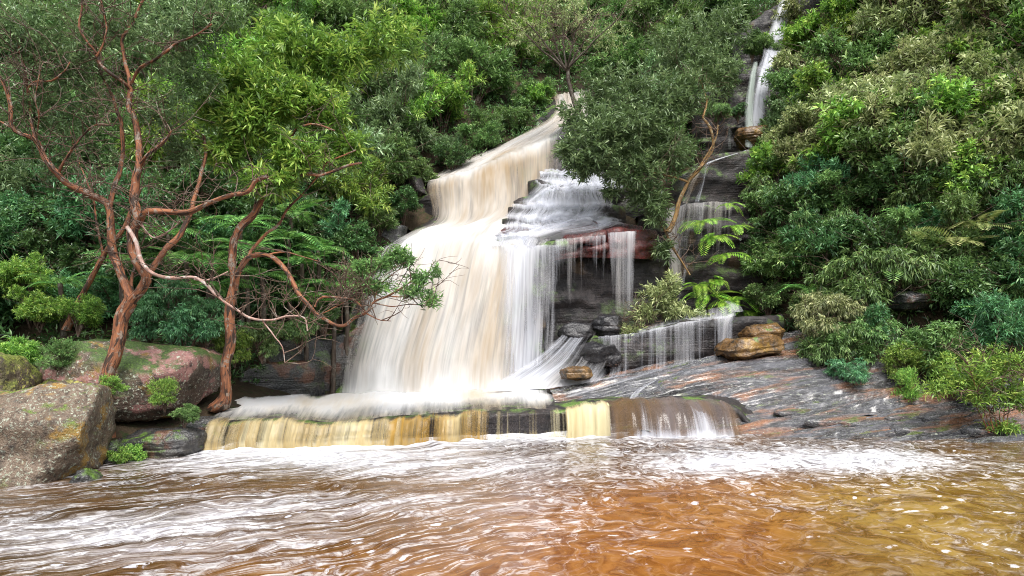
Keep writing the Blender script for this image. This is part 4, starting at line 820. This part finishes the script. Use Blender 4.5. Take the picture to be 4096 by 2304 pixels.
CB = [(250,120,-.1,42,36,260),(225,150,-.2,25,22,110),(280,95,0,40,34,220),(300,150,-.1,32,26,130),(240,80,.1,36,30,170),(320,110,.2,36,32,170),(270,180,-.2,36,18,110),(210,105,0,20,25,70),(335,60,.5,45,32,190),(290,45,.4,45,32,190),(380,40,.7,45,35,170),(350,150,.3,30,25,90)]
make_tree('tree', 'red-barked tree with bright yellow-green foliage rising beside the amber ledge', 9.8, TB, CB, 'bark_red', 'lf_bright', twigs=70, seed=43, leafpar=(11, .14, .032))
# its low spray of leaves in front of the falls
spr = make_tree('branch_spray', 'low leafy spray of branches reaching out in front of the waterfall', 9.4, [([(318,315),(345,300),(370,290)], 1.2, .8)], [(360,268,0,18,16,60),(385,262,0,20,10,60),(405,258,0,16,8,46),(420,275,0,14,10,36),(432,297,0,12,9,36),(375,285,0,22,10,50),(412,290,0,18,8,34),(397,250,0,14,6,30),(436,270,0,5,8,14)], 'bark_red', 'lf_mid', twigs=40, seed=44, leafpar=(10, .10, .018), twig_len=.5)
spr['category'] = 'branch'
# central tree with ochre limbs
TC = [([(668,232),(676,215),(680,200),(688,182),(697,172),(706,160),(713,145),(710,128),(703,118)], 5, 3), ([(688,182),(672,177,-.1),(652,173,-.2),(632,172,-.2)], 3, 1.6), ([(706,160),(700,168,-.1),(690,176,-.1)], 2.6, 2),
      ([(703,118),(706,100,.1),(700,80,.2)], 2.5, 1.2), ([(655,210),(662,225),(672,245),(682,262),(690,275)], 3.5, 1.6), ([(697,172),(715,140,-.1),(718,125,-.1)], 2.5, 1.5)]
CC = [(600,142,-.3,40,30,260),(635,125,-.3,42,34,280),(665,100,0,40,34,240),(588,165,-.2,28,18,150),(632,168,-.3,36,22,190),(655,205,-.2,18,28,120),(672,150,-.1,26,28,120),(690,90,.2,28,30,130),(585,115,.2,32,26,150),(620,90,.3,40,30,200),(612,190,-.2,16,8,26),(663,250,-.2,12,14,40),(565,150,-.3,12,18,40),(720,70,.5,24,34,140),(720,30,1.,34,30,150),(680,50,.6,40,30,190),(640,195,-.2,16,14,50)]
make_tree('tree', 'dense grey-green tree with crooked ochre limbs overhanging the red ledge', 14.0, TC, CC, 'bark_ochre', 'lf_grey', twigs=60, seed=45, leafpar=(11, .14, .030))
TE = [([(580,120),(572,95),(567,72),(566,68)], 5, 5)] + [([(566,70), (566 + d*12, 58 - abs(d)*1, k*.2), (566 + d*30, 40 - abs(k)*4, k*.3), (566 + d*48, 14 - k*5, k*.4)], 3, .8) for d, k in ((-1.3, 1), (-.9, -1), (-.5, 2), (-.1, 0), (.3, -2), (.7, 1), (1.1, -1))] + [([(595,118),(610,108),(625,100),(640,97)], 2.5, 1.5)]
make_tree('tree', 'bare-limbed dark tree fanning out above the top of the main falls', 17.5, TE, [(530,30,0,30,24,90),(570,15,0,34,20,110),(605,35,.3,28,20,90),(550,0,.2,40,16,110)], 'bark_dark', 'lf_olive', twigs=120, seed=46, leafpar=(10, .10, .022), twig_len=1.)
make_tree('shrub', 'small bush hanging in front of the dark wall beside the thin falls', 13.2, [([(690,318),(682,312),(672,300),(668,280)], 2.2, 1.2), ([(676,305),(655,318),(632,332),(618,345)], 1.8, .8)],
  [(660,295,0,22,18,110),(675,310,0,26,10,80),(645,312,0,18,10,60),(630,330,-.1,18,7,40),(672,280,0,10,12,36),(700,315,0,14,6,30)], 'bark_dark', 'lf_olive', twigs=40, seed=47, leafpar=(10, .13, .024))['category'] = 'shrub'

# ------------------------------------------------------------------ ferns
def frond_mesh(seed, L=.8, droop=.5, pairs=17):
    r = np.random.default_rng(seed); t = np.linspace(0, 1, 14); x = L*t*(1 - .12*droop*t); z = L*(.55*t - (.35 + .6*droop)*t*t); R = np.stack([x, 0*t, z], -1)
    V, Fc, tn, o = [], [], [], 0
    (tv, tf, _) = tube(R, .006*(1-t) + .0015, 3); 
    V.append(tv); Fc.append(np.concatenate([tf[:, :3], tf[:, [0, 2, 3]]])); tn.append(np.full(len(tv), .3)); o = len(tv)
    for i in range(pairs):
        f = .12 + .86*i/pairs; p = np.array([np.interp(f, t, R[:, k]) for k in range(3)]); d = np.array([np.interp(min(f+.05, 1), t, R[:, k]) for k in range(3)]) - p; d /= np.linalg.norm(d) + 1e-9
        l = L*.26*math.sin(math.pi*(f*.85 + .12))**.7
        for s in (-1, 1):
            ax = np.array([0, s, 0])*.9 + d*.45 + np.array([0, 0, -.15]); ax /= np.linalg.norm(ax); wv = d*L*.019
            V.append(np.array([p, p + ax*l*.5 + wv, p + ax*l, p + ax*l*.5 - wv])); Fc.append(np.array([[0, 1, 2], [0, 2, 3]]) + o); o += 4; tn.append(np.full(4, r.random()))
    return make_mesh('frond', np.concatenate(V), np.concatenate(Fc), MAT['fern'], False, attrs={'tint': np.concatenate(tn)})
FR = [frond_mesh(i, .8, d) for i, d in enumerate((.3, .6, .9))]
def fern(loc, s, mat, label, group, n=9, face=None, cat='fern'):
    e = thing('fern', loc, label, cat, group)
    for i in range(n):
        o = link('frond', FR[int(rng.integers(3))], e); o.material_slots[0].link = 'OBJECT'; o.material_slots[0].material = MAT[mat]
        a = (face + rng.normal()*.8) if face is not None else i*6.283/n + rng.normal()*.25
        o.rotation_euler = (rng.normal()*.2, -.35*rng.random() + (.35 if face is not None else 0), a); k = s*(.7 + .5*rng.random()); o.scale = (k, k, k)
    return e
for (u, v, s) in [(212,268,.9),(240,226,1.),(262,278,.95),(288,240,1.),(302,265,.9),(186,262,.85),(208,290,.9),(304,302,.8),(290,216,.9),(332,288,.9),(246,250,.95),(168,236,.8),(318,252,.8),(120,262,.8),(60,285,.8),(345,272,.8)]:
    p = hit(u, v)
    if p is not None:
        p = px(u, v, p[1] - 1.5); f_ = fern(p, s*1.05, 'fern', 'green tree fern ' + min(LAND, key=lambda l: (l[0]-u)**2 + (l[1]-v)**2)[2], 'tree ferns behind the red-barked trees', 10, cat='tree fern'); f_.name = 'tree_fern'
        g_ = float(H(p[0], p[1])) - p[2]
        (tv, tf, tu), _q = limb([(0, .05, g_ - .05), (.03, .03, g_*.5), (0, 0, .03)], .05, .035, 7, .2, int(u), .02, .1); link('trunk', make_mesh('trunk', tv, tf, MAT['bark_dark'], uv=tu), f_)
for (u, v, s) in [(703,222,.8),(712,238,.9),(722,256,.85),(731,228,.7),(698,286,.8),(708,296,.9),(722,305,.9),(735,300,.8),(716,280,.6),(745,312,.7),(728,205,.5),(700,315,.6)]:
    fern(px(u, v, 14.8), s*1.0, 'fern_lime', 'lime green fern clinging to the dark wall beside the thin falls', 'lime ferns on the wet wall', 7, face=-1.57)
for (u, v, s) in [(862,150,1.3),(905,165,.9),(940,262,1.1),(960,245,.9),(850,178,1.)]:
    p = hit(u, v)
    if p is not None: fern(p + np.array([0, -.5, .2]), s, 'fern_pale', 'pale yellow-green fern among the shrubs of the right bank', 'pale ferns on the right bank')
for (u, v, s) in [(800,300,.9),(880,285,1.),(930,300,.9),(985,330,.9),(890,225,.8)]:
    p = hit(u, v)
    if p is not None: fern(p + np.array([0, -.4, .15]), s, 'fern', 'green fern between the shrubs low on the right bank', 'green ferns low on the right bank')

# ------------------------------------------------------------------ particular shrubs
def at(u, v, Y, s, kind, leaf, label, name='shrub', zs=1., **kw):
    """shrub with its crown middle at (u, v, Y)"""
    p = px(u, v, Y); return shrub(kind, p - np.array([0, 0, 1.05*s*zs]), s, leaf, label, kw.pop('group', None), name=name, cat=kw.pop('cat', 'shrub'), zs=zs, **kw)
at(835, 352, 11.9, .55, 'hang', 'lf_mid', 'drooping shrub hanging over the wet slab right of the ochre boulders', zs=1.1)
at(820, 320, 12.2, .6, 'hang', 'lf_olive', 'olive hanging shrub just above the ochre boulders')
at(848, 375, 11.3, .32, 'hang', 'lf_blue', 'low tip of blue-green foliage trailing on the wet slab')
at(862, 330, 12.0, .5, 'narrow', 'lf_blue', 'blue-green shrub spreading above the middle of the slab')
at(878, 340, 11.8, .5, 'hang', 'lf_mid', 'green drooping shrub over the middle of the slab')
at(925, 352, 11.3, .42, 'narrow', 'lf_bright', 'bright leafy shrub above the orange streaks of the slab')
at(968, 372, 10.7, .38, 'narrow', 'lf_bright', 'bright narrow-leaved bush beside the thin-stemmed pool-edge bush')
at(840, 335, 12.0, .5, 'narrow', 'lf_mid', 'narrow-leaved green shrub right above the drooping slab shrub')
at(905, 385, 10.9, .26, 'fine', 'lf_bright', 'small feathery bright green bush trailing down the orange slab', zs=1.3)
at(905, 365, 11.2, .33, 'fine', 'lf_bright', 'feathery bright green bush at the top of the orange slab')
at(950, 350, 11.2, .55, 'narrow', 'lf_mid', 'leafy shrub over the orange part of the slab')
at(1000, 330, 10.8, .65, 'narrow', 'lf_blue', 'large blue-green shrub at the right end of the slab')
for i, (u, v, Y, s) in enumerate([(40,305,10.6,.36),(78,312,10.4,.32),(25,272,11,.42),(12,355,9.2,.28)]):
    at(u, v, Y, s, 'narrow', 'lf_bright', 'bright green leafy plant in the shade left of the slim leaning tree', group='bright plants left of the leaning tree')
for i, (u, v, Y, s) in enumerate([(168,300,10.2,.45),(185,330,10.1,.42),(205,318,10.3,.4),(150,320,10.4,.35)]):
    at(u, v, Y, s, 'hang', 'lf_blue', 'feathery blue-green shrub rising behind the pink boulder', group='feathery shrubs behind the pink boulder')
for u, v, Y, s_, kd, lf, lb in [(404,204,16.2,.42,'broad','lf_dark','dark glossy shrub hugging the left end of the highest tier'),(378,222,15.2,.45,'narrow','lf_mid','green shrub beside the dark rock left of the falls'),(420,172,17.4,.5,'broad','lf_mid','broad-leaved shrub just above the left lip of the highest tier'),
        (355,238,14.6,.45,'broad','lf_dark','dark shrub over the rock left of the falls'),(452,156,18.0,.5,'broad','lf_dark','dark shrub leaning over the crest of the highest tier'),(482,140,19.0,.5,'narrow','lf_mid','green shrub above the crest of the highest tier'),(512,118,20.5,.5,'broad','lf_mid','glossy shrub at the left of the top stream'),(537,98,22.,.5,'narrow','lf_bright','bright shrub beside the very top of the main falls'),
        (790,84,17.4,.55,'broad','lf_mid','broad-leaved shrub touching the right side of the upper thin waterfall'),(793,118,16.9,.6,'narrow','lf_grey','grey-green shrub right of the upper thin waterfall foot'),(776,165,16.1,.5,'narrow','lf_mid','green shrub under the brown rock knob'),(764,205,15.3,.45,'broad','lf_mid','broad-leaved shrub right of the slender side stream'),(762,255,14.8,.42,'narrow','lf_dark','dark shrub right of the lime ferns'),(768,295,14.2,.42,'broad','lf_mid','leafy shrub above the water running to the ochre boulders'),
        (728,78,18.2,.4,'hang','lf_dark','dark drooping shrub left of the upper thin waterfall'),(716,112,17.6,.38,'hang','lf_mid','green drooping shrub above the crooked ochre limbs'),(738,112,18.0,.25,'hang','lf_dark','small dark plant hanging between the two threads of the upper thin waterfall'),(765,44,19.3,.42,'narrow','lf_mid','green shrub in front of the upper thin waterfall'),(752,46,19.5,.4,'narrow','lf_dark','dark shrub left of the upper thin waterfall head')]:
    at(u, v, Y, s_, kd, lf, lb)
for u, v, Y, s_, kd, lf, lb in [(118,457,8.1,.13,'broad','lf_bright','tiny leafy weed on the moss-topped rock at the waterline'),(136,452,8.3,.12,'broad','lf_bright','tiny green weed on the flat dark rock'),(165,392,8.75,.22,'fine','lf_bright','bright feathery tuft in front of the pink boulder'),(184,415,8.7,.16,'narrow','lf_mid','small green sprig below the rounded end of the pink boulder'),(112,384,8.45,.16,'fine','lf_bright','bright tuft growing on the leaning red trunk'),(60,352,9.0,.25,'fine','lf_mid','small green plant on top of the long pink boulder'),
        (235,345,10.9,.3,'hang','lf_bright','pale green plant hanging beside the straight red trunk'),(262,338,11.2,.35,'hang','lf_mid','green plant hanging over the dark bank beside the shelf'),(300,330,12.0,.35,'hang','lf_mid','leafy plant hanging over the dark rock left of the falls'),(325,318,12.5,.3,'narrow','lf_dark','dark plant at the left foot of the main falls')]:
    at(u, v, Y, s_, kd, lf, lb, name='plant', cat='plant')
# thin stemmed bush standing at the water's edge
WB = [([(995 + d, 434 - abs(k)), (990 + d*1.5, 415, k*.05), (985 + d*2.6, 392, k*.08), (980 + d*4.2, 362, k*.1)], 1.6, .6) for d, k in ((-6, 1), (-3, -2), (0, 0), (3, 2), (6, -1), (9, 1), (12, 0))]
make_tree('shrub', 'thin-stemmed reddish bush growing at the pool edge by the slab', 9.8, WB, [(965,372,0,34,20,110),(1000,360,0,34,22,120),(1015,392,0,22,22,90),(940,385,0,22,12,50),(985,395,0,30,16,70),(1005,425,0,20,8,40)], 'bark_red', 'lf_bright', twigs=50, seed=48, leafpar=(10, .10, .016), twig_len=.4)['category'] = 'shrub'
